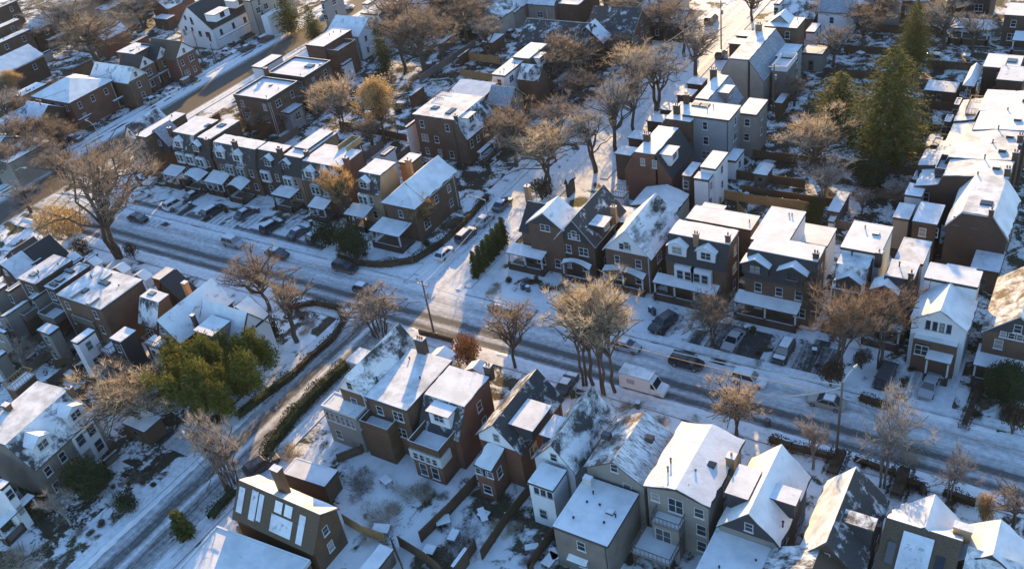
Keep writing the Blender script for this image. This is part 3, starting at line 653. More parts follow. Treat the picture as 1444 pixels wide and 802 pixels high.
def pole(label, base, h=10.5, arm=None, lean=(0, 0), cross=True, thin=False, name='utility_pole', cat='utility pole', m='pole_wood'):
    p = gp(base); e = bpy.data.objects.new(name, None); COL.objects.link(e); e.location = p; tag(e, label, cat)
    top = Vector((lean[0], lean[1], h)); k = MB(); r = .09 if thin else .17
    k.tube((0, 0, -.2), top, r, r*.65, m, 9); add('shaft', k.mesh('shaft'), e)
    if cross:
        k = MB(); z = h-.7; k.box(-1.1, 1.1, -.06, .06, z, z+.14, m, 'snow_clean', True)
        for x in (-1, -.5, .5, 1): k.tube((x, 0, z+.14), (x, 0, z+.34), .05, .035, 'concrete', 6)
        add('crossarm', k.mesh('crossarm'), e, (top.x*z/h, top.y*z/h, 0))
        if not thin:
            k = MB(); k.tube((.32, 0, h-3), (.32, 0, h-2.1), .22, .22, 'concrete', 10); add('transformer', k.mesh('transformer'), e)
    if arm:
        z = h-1.2 if cross else h-.15; k = MB(); a = Vector((0, 0, z)); b = a+Vector((arm[0], arm[1], .7)); mid = a.lerp(b, .55)+Vector((0, 0, .22))
        k.tube(a, mid, .05, .045, 'trim_white', 6); k.tube(mid, b, .045, .04, 'trim_white', 6); q = add('lamp_arm', k.mesh('lamp_arm'), e)
        k = MB(); d = Vector((arm[0], arm[1], 0)).normalized(); c = b+d*.3
        k.tube(b-d*.1, b+d*.65, .16, .10, 'trim_white', 8); k.tube(b+d*.25-Vector((0, 0, .2)), b+d*.25-Vector((0, 0, .05)), .12, .12, 'paint_lens', 8); add('lamp_head', k.mesh('lamp_head'), q)
    return e, p
def cable(label, a, b, sag=.5, r=.035, n=10, m='trim_white'):
    a, b = Vector(a), Vector(b); k = MB(); pts = [a.lerp(b, i/n)-Vector((0, 0, sag*4*(i/n)*(1-i/n))) for i in range(n+1)]
    for p, q in zip(pts, pts[1:]): k.tube(p-a, q-a, r, r, m, 5, False)
    o = add('power_cable', k.mesh('power_cable'), None, a); tag(o, label, 'cable'); return o

# ------------------------------------------------------------------ vehicles
CARS = {}
PROF = {  # side outline of body (x, z) and of glasshouse; length along +x = front
 'hatch': dict(L=4.1, W=1.72, belt=.92, hood=1.0, cab=(-1.85, -1.45, .25, .95), zt=1.48, wh=.31),
 'sedan': dict(L=4.7, W=1.80, belt=.92, hood=.98, cab=(-1.75, -1.05, .35, 1.1), zt=1.44, wh=.32),
 'suv': dict(L=4.7, W=1.86, belt=1.02, hood=1.08, cab=(-2.2, -1.95, .45, 1.1), zt=1.70, wh=.36),
 'van': dict(L=5.0, W=1.95, belt=1.05, hood=1.15, cab=(-2.4, -2.25, .9, 1.7), zt=1.85, wh=.35),
}
def car_proto(kind, paint, snow):
    key = (kind, paint, snow)
    if key in CARS: return CARS[key]
    q = PROF[kind]; L, W, belt, zt = q['L'], q['W'], q['belt'], q['zt']; h = L/2; b0, t0, t1, b1 = q['cab']; w = W/2; rw = q['wh']
    B = MB(); P = 'paint_'+paint
    # lower body: cross-sections along the length (x, half width at sill, half width at belt, z bottom, z belt)
    st = [(-h, w*.80, w*.78, .42, belt-.12), (-h+.10, w*.93, w*.90, .30, belt-.03), (-h+.5, w, w*.95, .22, belt+.02), (-.3, w, w*.96, .2, belt), (b1, w, w*.95, .2, belt), (b1+.25, w, w*.93, .2, q['hood']-.06), (h-.55, w, w*.9, .24, belt-.12), (h-.12, w*.92, w*.82, .3, belt-.24), (h, w*.78, w*.7, .42, belt-.34)]
    ring = lambda s: [(s[0], -s[1]*.94, s[3]), (s[0], -s[1], s[3]+.22), (s[0], -s[1], s[4]-.22), (s[0], -s[2], s[4]), (s[0], s[2], s[4]), (s[0], s[1], s[4]-.22), (s[0], s[1], s[3]+.22), (s[0], s[1]*.94, s[3])]
    rs = [ring(s) for s in st]
    for a, b in zip(rs, rs[1:]):
        for i in range(8): j = (i+1) % 8; B.poly([a[i], b[i], b[j], a[j]], P)
    B.poly(rs[0], P); B.poly(rs[-1][::-1], P)
    # roof and pillars
    wt = w*.78; wb = w*.93
    r0, r1 = t0+.12, t1-.12
    B.poly([(t0, -wt, zt-.05), (t1, -wt, zt-.05), (r1, -wt*.8, zt), (r0, -wt*.8, zt)], P); B.poly([(t0, wt, zt-.05), (t1, wt, zt-.05), (r1, wt*.8, zt), (r0, wt*.8, zt)], P)
    B.poly([(r0, -wt*.8, zt), (r1, -wt*.8, zt), (r1, wt*.8, zt), (r0, wt*.8, zt)], P); B.poly([(t1, -wt, zt-.05), (t1, wt, zt-.05), (r1, wt*.8, zt), (r1, -wt*.8, zt)], P); B.poly([(t0, wt, zt-.05), (t0, -wt, zt-.05), (r0, -wt*.8, zt), (r0, wt*.8, zt)], P)
    for sg in (-1, 1):
        for xb, xt in ((b0, t0), ((b0+b1)/2-.1, (t0+t1)/2-.1), (b1, t1)):
            B.tube((xb, sg*wb, belt-.05), (xt, sg*wt, zt-.05), .055, .05, P, 4, False)
        B.box(b1-.15, b1+.05, sg*(w+.02)-.09, sg*(w+.02)+.09, belt, belt+.16, P, bottom=True)
    body = B.mesh('body')
    g1 = MB(); g1.poly([(b1-.02, -wb, belt), (b1-.02, wb, belt), (t1-.02, wt*.98, zt-.07), (t1-.02, -wt*.98, zt-.07)], 'glass')
    g2 = MB(); g2.poly([(b0+.02, -wb, belt), (b0+.02, wb, belt), (t0+.02, wt*.98, zt-.07), (t0+.02, -wt*.98, zt-.07)], 'glass')
    gs = []
    for sg in (-1, 1):
        k = MB(); k.poly([(b0, sg*wb*.985, belt), (b1, sg*wb*.985, belt), (t1, sg*wt*.985, zt-.07), (t0, sg*wt*.985, zt-.07)], 'glass'); gs.append(k.mesh('side_window'))
    wm = MB(); wm.tube((0, -.11, 0), (0, .11, 0), rw, rw, 'paint_rubber', 14); wm.poly([(rw*math.cos(t), -.11, rw*math.sin(t)) for t in [6.283*i/14 for i in range(14)]], 'paint_rubber')
    for y in (-.118, .118): wm.poly([(rw*.62*math.cos(t), y, rw*.62*math.sin(t)) for t in [6.283*i/12 for i in range(12)]], 'paint_alloy')
    wheel = wm.mesh('wheel')
    li = MB(); li.box(-.06, .02, -.2, .2, -.08, .08, 'paint_lens', bottom=True); tl = MB(); tl.box(-.02, .06, -.13, .13, -.14, .14, 'paint_red_lens', bottom=True)
    sn = None
    if snow:
        k = MB(); k.box(r0-.02, r1+.02, -wt*.82, wt*.82, zt+.004, zt+.09, 'snow_clean')
        s1 = k.mesh('snow_cover'); k = MB()
        if snow > 1: k.box(b1+.22, h-.35, -w*.8, w*.8, q['hood']-.10, q['hood']+.02, 'snow_clean')
        sn = [s1] + ([k.mesh('bonnet_snow')] if snow > 1 else [])
    CARS[key] = (body, g1.mesh('windscreen'), g2.mesh('rear_window'), gs, wheel, li.mesh('headlight'), tl.mesh('tail_light'), sn, q); return CARS[key]
def car(label, px, kind, paint, head=0, snow=0, group=None, name='parked_car', cat='car', z=0.02):
    "head = direction the bonnet points, degrees in street axes"
    body, ws, rwn, gs, wheel, hl, tl, sn, q = car_proto(kind, paint, snow)
    p = gp(px); e = bpy.data.objects.new(name, None); COL.objects.link(e); e.location = (p.x, p.y, z); e.rotation_euler = (0, 0, R_(head)); tag(e, label, cat, group)
    add('body', body, e); add('windscreen', ws, e); add('rear_window', rwn, e)
    for g in gs: add('side_window', g, e)
    L, W = q['L'], q['W']
    for x in (-L*.29, L*.31):
        for y in (-W/2+.07, W/2-.07): add('wheel', wheel, e, (x, y, q['wh']))
    for y in (-W*.33, W*.33): add('headlight', hl, e, (L/2-.06, y, q['belt']-.45)); add('tail_light', tl, e, (-L/2+.03, y, q['belt']-.28))
    for m_ in sn or (): add(m_.name.split('.')[0], m_, e)
    return e
def delivery_truck(label, px, head):
    p = gp(px); e = bpy.data.objects.new('delivery_truck', None); COL.objects.link(e); e.location = p; e.rotation_euler = (0, 0, R_(head)); tag(e, label, 'truck')
    w = 1.0; P = 'paint_white'
    k = MB(); k.box(-3.1, 1.15, -w, w, .45, 2.75, P, 'snow_dirty', True); k.box(-3.16, 1.2, -w-.03, w+.03, 2.68, 2.8, 'paint_silver', 'snow_dirty', True); add('cargo_box', k.mesh('cargo_box'), e)
    k = MB(); pr = [(1.15, .4), (3.1, .45), (3.15, .95), (2.95, 1.15), (2.1, 1.32), (1.55, 2.2), (1.15, 2.25)]
    for sg in (-1, 1): k.poly([(x, sg*w*.94, z) for x, z in pr], P)
    for (xa, za), (xb, zb) in zip(pr, pr[1:]+pr[:1]): k.poly([(xa, -w*.94, za), (xb, -w*.94, zb), (xb, w*.94, zb), (xa, w*.94, za)], P)
    add('cab', k.mesh('cab'), e)
    k = MB(); k.poly([(2.08, -w*.85, 1.38), (2.08, w*.85, 1.38), (1.6, w*.8, 2.17), (1.6, -w*.8, 2.17)], 'glass'); add('windscreen', k.mesh('windscreen'), e, (.02, 0, .012))
    for sg in (-1, 1):
        k = MB(); k.poly([(1.3, sg*(w*.94+.006), 1.35), (1.95, sg*(w*.94+.006), 1.35), (1.58, sg*(w*.94+.006), 2.1), (1.3, sg*(w*.94+.006), 2.1)], 'glass'); add('side_window', k.mesh('side_window'), e)
        for x in (-1.9, 2.2):
            k = MB(); k.tube((0, -.13, 0), (0, .13, 0), .38, .38, 'paint_rubber', 16); k.tube((0, -.14, 0), (0, .14, 0), .22, .22, 'paint_alloy', 12); add('wheel', k.mesh('wheel'), e, (x, sg*.86, .38))
        k = MB(); k.box(0, .05, -.2, .2, -.1, .1, 'paint_lens', bottom=True); add('headlight', k.mesh('headlight'), e, (3.12, sg*.62, .78))
        k = MB(); k.box(-.07, .0, -.1, .1, -.2, .2, 'paint_red_lens', bottom=True); add('tail_light', k.mesh('tail_light'), e, (-3.1, sg*.8, .85))
    k = MB(); k.poly([(-3.105, -.8, .6), (-3.105, .8, .6), (-3.105, .8, 2.45), (-3.105, -.8, 2.45)], 'paint_silver'); add('rear_door', k.mesh('rear_door'), e)
    k = MB(); k.poly([(-3.11, -.6, 1.3), (-3.11, .6, 1.3), (-3.11, .6, 2.2), (-3.11, -.6, 2.2)], 'glass'); add('rear_window', k.mesh('rear_window'), e)
    k = MB(); k.poly([(-2.0, -w-.006, 1.35), (-.9, -w-.006, 1.35), (-.9, -w-.006, 2.1), (-2.0, -w-.006, 2.1)], 'paint_silver'); add('side_panel', k.mesh('side_panel'), e)

# ------------------------------------------------------------------ the setting
def sheet(name, x0, x1, y0, y1, z, m, origin=None, kind='structure'):
    k = MB(); k.poly([(0, 0, 0), (x1-x0, 0, 0), (x1-x0, y1-y0, 0), (0, y1-y0, 0)], m); o = add(name, k.mesh(name), None, (x0, y0, z)); o['kind'] = kind; return o
def walk(name, x0, x1, y0, y1, h, m):
    k = MB(); k.box(0, x1-x0, 0, y1-y0, -.05, h, 'concrete', m); o = add(name, k.mesh(name), None, (x0, y0, 0)); o['kind'] = 'structure'; return o
sheet('ground', -1500, 1200, -400, 2600, 0, 'ground_snow')
mat_road('road_main', [(0, .6), (.4, .3), (1.0, -.15), (1.5, .15), (2.1, .5), (2.7, .25), (3.2, -.18), (3.7, -.02), (4.3, .38), (5.2, .45), (6.2, .62), (7.2, .42), (8.2, .55), (9.2, .75)], 9.2, along='X', wob=.05)
mat_road('road_cross', [(0, .3), (1.0, .45), (2.2, .1), (3.0, .08), (3.9, .7), (4.8, .15), (6.0, .22), (7.2, .42), (8, .5)], 8.0, along='Y', wob=.08, grit=.6)
mat_road('road_lane', [(0, .9), (1.5, .8), (2.5, .55), (3.5, .85), (4.8, .6), (6, .85), (7, .9)], 7.5, along='Y', wob=.08, grit=.6)
mat_road('road_avenue', [(0, .85), (1.6, .75), (2.6, .35), (4, .02), (6, -.1), (9, -.15), (11.2, .0), (12, .35)], 12.0, (.105, .086, .068), 'Y', .05, .35)
mat_road('pavement_snow', [(0, .6), (.6, .75), (1.6, .8)], 1.6, (.12, .11, .10), 'X', .2, .6)
mat_road('pavement_snow_y', [(0, .6), (.6, .75), (1.6, .8)], 1.6, (.12, .11, .10), 'Y', .2, .6)
mat_road('drive_wet', [(0, .55), (.5, .2), (1.2, .0), (2.0, .08), (2.6, .5)], 2.6, (.05, .046, .042), 'Y', .2, .5)
mat_road('forecourt', [(0, .3), (2, .05), (4, .3), (6, .0)], 6, (.06, .056, .052), 'Y', .5, .9)
mat_road('drive_snow', [(0, .8), (.6, .4), (1.0, .7), (1.8, .45), (2.3, .75), (2.8, .8)], 2.6, (.07, .06, .05), 'Y', .2, .6)
for i, (x0, x1, y0, y1) in enumerate(((-172, -90.5, 119, 420), (-320, -197, 60, 420), (-58, -2, 116, 330), (-70, 80, 330, 520), (-160, -94, 40, 61), (-126, -96, 20, 44), (-176, -89, 420, 700), (-200, -195, 84, 420), (-72, -57, 108, 118), (-55, 0, 104, 116))): sheet('garden_ground', x0, x1, y0, y1, .0045+.0001*i, 'garden_mix')
sheet('road_main', -178, 160, 82.2, 91.4, .008, 'road_main')
sheet('road_cross', -90.3, -82.3, -60, 82.2, .008, 'road_cross')
sheet('road_cross_upper', -86.4, -78.9, 91.4, 128, .008, 'road_lane')
sheet('lane', -81, -73.5, 128, 420, .012, 'road_lane')
sheet('avenue', -190.5, -178.5, 30, 520, .016, 'road_avenue')
for x0, x1 in ((-176, -92.0), (-80.6, 120)): walk('pavement', x0, x1, 79.9, 81.6, .12, 'pavement_snow')
for x0, x1 in ((-176, -88.2), (-77.0, 120)): walk('pavement', x0, x1, 92.4, 94.0, .12, 'pavement_snow')
walk('pavement', -92.6, -91.0, -40, 79.8, .12, 'pavement_snow_y'); walk('pavement', -81.7, -80.2, -40, 79.8, .12, 'pavement_snow_y')
walk('pavement', -88.2, -86.9, 94.1, 150, .12, 'pavement_snow_y'); walk('pavement', -78.3, -77.0, 94.1, 127, .12, 'pavement_snow_y'); walk('pavement', -73.0, -71.6, 131, 330, .12, 'pavement_snow_y')
walk('pavement', -194.5, -192.6, 60, 420, .12, 'pavement_snow_y'); walk('pavement', -177.6, -176.1, 97, 420, .12, 'pavement_snow_y')
def snow_bank(x0, y0, x1, y1, w, h, seed):
    rng = random.Random(seed); L = math.hypot(x1-x0, y1-y0); n = int(L/.7); dx, dy = (x1-x0)/L, (y1-y0)/L; k = MB(); rows = []
    for i in range(n+1):
        g = max(0, math.sin(i*.23+seed)+math.sin(i*.071+seed*2)*.8+rng.uniform(-.3, .5)); hh = h*min(1.3, g*.6)+.01; ww = w*rng.uniform(.75, 1.2); f = L*i/n
        rows.append([(dx*f-dy*o*ww, dy*f+dx*o*ww, zz*hh+.012) for o, zz in ((-.5, 0), (-.28, .7), (.02, 1), (.3, .65), (.5, 0))])
    for a, b in zip(rows, rows[1:]):
        for j in range(4): k.poly([a[j], b[j], b[j+1], a[j+1]], 'snow_clean')
    o = add('snow_bank', k.mesh('snow_bank'), None, (x0, y0, 0)); o['kind'] = 'structure'
for i, a in enumerate(((-176, 82.0, -92, 82.0), (-80, 82.0, 90, 82.0), (-176, 91.9, -88.5, 91.9), (-76.5, 91.9, 90, 91.9), (-90.6, 81, -90.6, -30), (-82.0, 81, -82.0, -30), (-86.7, 93, -86.7, 126), (-78.7, 93, -78.7, 126), (-191.8, 60, -191.8, 330), (-178.0, 98, -178.0, 330), (-81.2, 130, -81.2, 300), (-73.3, 130, -73.3, 300))): snow_bank(*a, 1.0, .34, i+1)
def drive(pxa, pxb, w=2.7, m='drive_wet'):
    a, b = gp(pxa), gp(pxb); x = (a.x+b.x)/2; y0, y1 = sorted((a.y, b.y)); _jit[0] += 1
    sheet('driveway', x-w/2, x+w/2, y0, y1, .02+(_jit[0] % 23)*.0013, m)
# ------------------------------------------------------------------ houses: pixels are roof points read off the photograph, heights in metres
def det(label, px, z=8, **k): return House('detached_house', label, 'house', px, z, **k)
def row(label, px, z=9, g=None, **k): return House('row_house', label, 'row house', px, z, group=g, **k)
def shed_(label, A, B, z, px=None, roof='snow', wall='wood_brown', name='garden_shed', cat='shed', kind='flat', zr=None, mats=None, win=''):
    h = House(name, label, cat, A, z, wall=wall)
    if kind == 'flat': h.flat(A, B, z, roof, win='', rim=.05)
    elif kind == 'hip': h.hip(A, B, z, zr or z+.9, mats or (roof,)*4, win='', oh=.25)
    else:
        x0, x1, y0, y1 = h.rect(A, B, z)
        if kind == 'y': h.extr('y', y0+.2, y1-.2, [(x0, z), ((x0+x1)/2, zr or z+1.1), (x1, z)], mats or (roof, roof), wall, oh=.2, og=.2)
        else: h.extr('x', x0+.2, x1-.2, [(y0, z), ((y0+y1)/2, zr or z+1.1), (y1, z)], mats or (roof, roof), wall, oh=.2, og=.2)
    x0, x1, y0, y1 = h.rect(A, B, z)
    if x1-x0 > 1.6: h.door('-y', (x0+x1)/2, y0+.3 if kind in ('x', 'y', 'hip') else y0+.08, .05, 'wood_grey')
    return h
GM = 'houses facing the main street from its far side'
# --- M: far side of the main street, gables and mansards
h = det('small brown brick house with a dark cross gable roof beside the corner cedar row', (766, 301), 8.5, wall='brick_brown')
h.gab('x', (743, 285.5), (793, 293), 9.3, 3.6, 4.0, 5.9, ('bare', 'snow'), win='', attic=False)
yf = h.last[2]-.5; zc = 8.4
for _ in range(40): zc += (h.loc((766, 301), zc).y-yf)*.12
xc = h.loc((766, 301), zc).x
h.extr('y', yf, h.last[2]+4.2, [(xc-3.3, zc-2.5), (xc, zc), (xc+3.3, zc-2.5)], ('snow', 'patchy_more'), None, oh=.3, fascia='trim_white', gm='siding_dark', wname='gable_wall', rname='gable_roof')
h.window('-y', xc, yf, zc-3.1, 1.7, 1.1); h.window('-y', xc-1.5, yf, 1.1, 1.6); h.window('-y', xc+1.5, yf, 1.1, 1.0)
h.porch((713, 357), (774, 357), 3.1, '-y', 'snow', 3); h.chim((743, 262), 10.2, 2.2, .8, .8, 'brick_tan'); h.chim((791, 284), 10, 1.8, .7, .7, 'brick_dark')
h = det('tall brown house with a front gable, dark shingles under snow scraps and an arched porch', (805, 312), 10.3, wall='brick_dark')
h.gab('y', (805.5, 312), (851.7, 262), 10.3, 3.5, 3.6, 6.2, ('snow', 'patchy_less'), gm='siding_dark', fascia='trim_white', win='fs')
h.porch((791, 374), (835, 378), 3.0, '-y', 'snow', 2, .4, True); p = h.loc((805.5, 312), 10.3)
for dx in (-.7, 0, .7): h.window('-y', p.x+dx, p.y+.3, 6.9, .6, 1.0)
h.dormer((855, 314), 8.6, '+x', 2.6, 1.2, 2.4, 'siding_dark', ('patchy_more',), kind='flat'); h.chim((865, 291), 9.8, 2.2, .8, .6, 'brick_tan', 2)
h.deck((862, 276), (887, 270), 3.6, 'siding_white', 'wood_new')
h = det('brown brick house with a steep front gable, white attic siding and a shallow curved porch', (876, 327), 10.3, wall='brick_brown')
h.gab('y', (877, 327), (928.7, 273.8), 10.3, 3.9, 4.0, 6.2, ('snow', 'streaks'), gm='siding_white', fascia='trim_white', win='fs')
h.porch((848, 384), (912, 390), 3.0, '-y', 'snow', 3, .3, True); p = h.last; h.window('-y', (p[0]+p[1])/2-.3, p[2], 7.0, 1.9, 1.1)
h.chim((903, 318), 9.4, 1.2, .7, .6, 'brick_tan'); h.flat((849, 309), (900, 295), 6.0, 'snow_dirty', win='', wname='side_bay')
h = shed_('large low garage with a wide snowy roof behind the steep gabled house', (888, 292), (974, 276), 3.1, wall='stucco', name='garage', cat='garage', kind='y', zr=4.3, mats=('snow', 'snow'))
h = row('brown brick mansard semi with two white dormers and bays above the long porch', (985, 338), 10, GM, wall='brick_tan')
h.mans((942.4, 328.6), (1043, 325), 10, '-y', 3.6, 1.5, 'bare', 'snow', win='s', wall='brick_brown')
h.md((957.4, 336.5), 2.7, 1.6); h.md((998.5, 344), 2.7, 1.6)
x0, x1, y0, y1 = h.last
for u in (x0+3.0, x1-3.6):
    k = MB(); k.box(u-1.5, u+1.5, y0-1.9, y0-1.0, 3.0, 6.0, 'siding_white', 'snow'); h.part('bay_window', k)
    for d in (-.85, .35): h.window('-y', u+d+.25, y0-1.9, 3.9, 1.0, 1.5)
h.porch((920, 399), (1015.5, 408), 3.1, '-y', 'snow', 4); h.chim((981.5, 329), 11, 1.3, .7, .6, 'brick_tan', 2); h.chim((1026.5, 331), 11.2, 1.6, .6, .6, 'brick_red')
h.flat((967, 309), (1072, 306), 8.2, 'snow', wall='brick_brown', win='', wname='rear_wing'); h.flat((986, 296), (1025, 291), 6, 'snow', wall='siding_white', win='', wname='rear_wing')
h = row('brown mansard semi with two wide dark shingled dormers and a tall flat rear block', (1105, 355), 10, GM, wall='brick_brown')
h.mans((1054.7, 351), (1165.6, 348.5), 10, '-y', 3.6, 1.5, 'bare', 'snow', win='fs'); x0, x1, y0, y1 = h.last
h.md((1070.5, 356), 3.7, 1.6, 'siding_dark', rise=1.0, frame='trim_brown', fwd=.95); h.md((1123, 366), 3.7, 1.6, 'siding_dark', rise=1.0, frame='trim_brown', fwd=.95)
h.flat((1058, 338), (1137, 300), 9.9, 'snow', wall='siding_white', win='', wname='rear_block'); h.flat((1113, 338), (1180, 323), 6.3, 'snow', wall='siding_white', win='', wname='rear_wing')
h.porch((1033.5, 426), (1131, 432), 3.1, '-y', 'snow', 3); h.chim((1151, 356), 11, 1.4, .7, .6, 'brick_dark', 2)
h = row('pale mansard semi half hidden by the rusty tree, big flat addition behind', (1207, 365), 9.3, GM, wall='brick_brown')
h.mans((1178.7, 372), (1236, 357), 9.3, '-y', 3.0, 1.5, 'patchy', 'snow_dirty', win='f'); h.md((1198, 387), 3.2, 1.5, 'siding_dark', rise=1.0, frame='trim_brown', fwd=.95)
h.flat((1185, 349), (1259.8, 321), 10.2, 'snow', wall='siding_white', win='', wname='rear_block'); h.chim((1240, 355), 10.6, 1.5, .8, .7, 'brick_dark'); h.porch((1158, 444), (1207, 448), 3.0, '-y', 'snow', 2, .4, True); h.vent((1201, 362), 9.3, .7)
h = row('pale mansard semi with tan flat roofs between the rusty tree and white house', (1275, 385), 9.4, GM, wall='brick_dark')
h.mans((1247.3, 388), (1298.4, 372), 9.4, '-y', 3.2, 1.5, 'bare', 'snow_dirty', win='f'); h.md((1252, 392.5), 3.2, 1.5, 'siding_dark', rise=1.0, frame='trim_brown', fwd=.95)
h.flat((1261, 366), (1314.6, 342), 8.9, 'snow_dirty', wall='siding_white', win='', wname='rear_block'); h.chim((1285.5, 384), 10.8, 1.9, .6, .6, 'brick_dark'); h.porch((1215, 461), (1273, 465), 3.0, '-y', 'snow', 3, .4, True); h.vent((1268, 376), 9.4, .7)
h = det('white sided house with a broad front gable, four narrow attic windows and a snowy porch', (1326, 442), 9.4, wall='siding_white')
h.gab('y', (1325, 440), (1342, 398), 9.4, 3.4, 3.5, 7.0, ('snow', 'snow'), win='', fascia='trim_white', attic=False); p = h.last; c = (p[0]+p[1])/2
for d in (-1.2, -.4, .4, 1.2): h.window('-y', c+d, p[2], 6.3, .55, 1.3, 'trim_dark')
h.flat((1303, 392), (1386, 384), 9.6, 'snow', wall='siding_white', win='', wname='rear_block'); h.flat((1331, 384), (1377, 380), 7.6, 'snow', wall='siding_white', win='', wname='rear_wing')
h.slab('lower_storey', (1288, 476), (1356, 470), 5.2, .2, 'brick_brown', 'snow', 0); h.window('-y', h.loc((1296, 488), 4).x+.4, h.loc((1290, 480), 5.2).y+.02, 3.2, 1.6, 1.5)
h.porch((1304, 507), (1352, 480), 3.6, '-y', 'snow', 2, .3)
h = det('dark sided house at the right edge with a melting tan roof slope and long porch', (1432, 448), 10, wall='brick_brown')
h.gab('y', (1432, 447), (1466, 372), 10, 3.8, 3.8, 6.6, ('melt', 'snow'), gm='siding_dark', fascia='trim_white', win='f'); p = h.last
for d in (-1.4, -.5, .4, 1.3): h.window('-y', (p[0]+p[1])/2+d, p[2], 6.5, .75, .9)
h.porch((1372, 515), (1462, 507), 3.1, '-y', 'snow', 4)
h = shed_('blue snowy garage roof with dark slide marks behind the white house', (1368, 378), (1418, 356), 3.4, wall='brick_brown', name='garage', cat='garage', roof='snow_thin')

# --- K: corner hip house
h = det('brick corner house with a hipped snowy roof inside the curved dark hedge', (600, 258), 7, wall='brick_brown')
a_, b_ = h.loc((573.5, 258.8), 9.3), h.loc((617, 220), 9.3); er = h.loc((662, 229), 6.6); ef = h.loc((585.5, 297), 6.6); wr = (er.x+ef.x)/2-(a_.x+b_.x)/2
cx = (a_.x+b_.x)/2; h.extr('y', a_.y, b_.y-.3, [(cx-wr, 6.6), (cx, 9.3), (cx+wr, 6.6)], ['snow', 'snow'], None, oh=.5, og=.3, fascia='trim_white')
k = MB(); zf = 6.77; k.poly([(cx-wr, ef.y, zf), (cx+wr, ef.y, zf), (cx+wr, a_.y-.28, zf), (cx, a_.y-.28, 9.47), (cx-wr, a_.y-.28, zf)][:2]+[(cx, a_.y-.28, 9.47)], 'snow_thin'); k.poly([(cx+wr, ef.y, zf), (cx+wr, a_.y-.28, zf), (cx, a_.y-.28, 9.47)], 'snow'); k.poly([(cx-wr, ef.y, zf), (cx, a_.y-.28, 9.47), (cx-wr, a_.y-.28, zf)], 'snow'); k.box(cx-wr, cx+wr, ef.y, a_.y-.29, 6.58, 6.76, 'trim_brown', None, True); h.part('hip_roof', k)
k = MB(); k.box(cx-wr+.5, cx+wr-.5, ef.y+.5, a_.y-.02, 0, 6.57, 'brick_brown'); h.part('front_wall', k); h.wins('+x', ef.y+1, b_.y-1, cx+wr-.5, 6.4, 3.6); h.wins('-y', cx-wr+1, cx+wr-1, ef.y+.5, 6.4, 3.0)
h.porch((520, 326), (582, 318), 3.3, '-y', 'snow', 2, .3); h.slab('side_bay', (566, 313), (585, 306), 3.4, .2, 'brick_brown', 'snow', 0)

# --- U: terrace facing the wide shaded parking pads, upper left
GU = 'terrace of row houses above the shaded parking pads'
h = row('end house of the upper left terrace with a dark front gable, at the avenue corner', (235, 178), 9.4, GU, wall='brick_brown')
h.flat((190.5, 191.5), (262, 161), 9.4, 'snow', win='f'); p = h.loc((221, 184), 9.6)
h.extr('y', p.y-.6, p.y+3.5, [(p.x-3.2, 6.6), (p.x, 9.9), (p.x+3.2, 6.6)], ('patchy', 'frost'), 'siding_dark', z0=5.2, oh=.3, wname='gable_wall', rname='gable_roof'); h.window('-y', p.x, p.y-.6, 6.6, 1.4, 1.2); h.chim((238, 180), 10.6, 1.2, .8, .6, 'brick_dark')
rowd = [((242.8, 186.3), (309, 170), [(249.8, 192.4)], (245.4, 242), 'one small dormer beside the end gable', 'siding_white', 'snow'),
 ((278, 194), (338.8, 170.5), [(275, 198.5)], (276, 248), 'a dark slope, one wide dormer and a roof hatch', 'siding_dark', 'snow'),
 ((300.4, 200.2), (376.3, 200.2), [(311.8, 204.8), (335.3, 210)], (306.5, 253), 'two white framed dormers and snow on the slope', 'siding_white', 'snow'),
 ((363.2, 210.5), (412, 206), [(376, 218.7), (400, 224.8)], (337, 261), 'a dark shingle slope and twin snowy dormers', 'siding_dark', 'snow'),
 ((400, 219), (475.8, 188), [], (401.6, 274), 'a long rear extension reaching far back', 'siding_grey', 'snow'),
 ((426, 227), (511.7, 213), [(436, 233.5), (468.8, 240.5)], (452, 287), 'pale dormers and a wooden roof deck box', 'siding_white', 'snow'),
 ((505.7, 241.8), (559.6, 229), [(512, 249)], (505, 300), 'a buff side wall next to the hipped house', 'stucco', 'snow')]
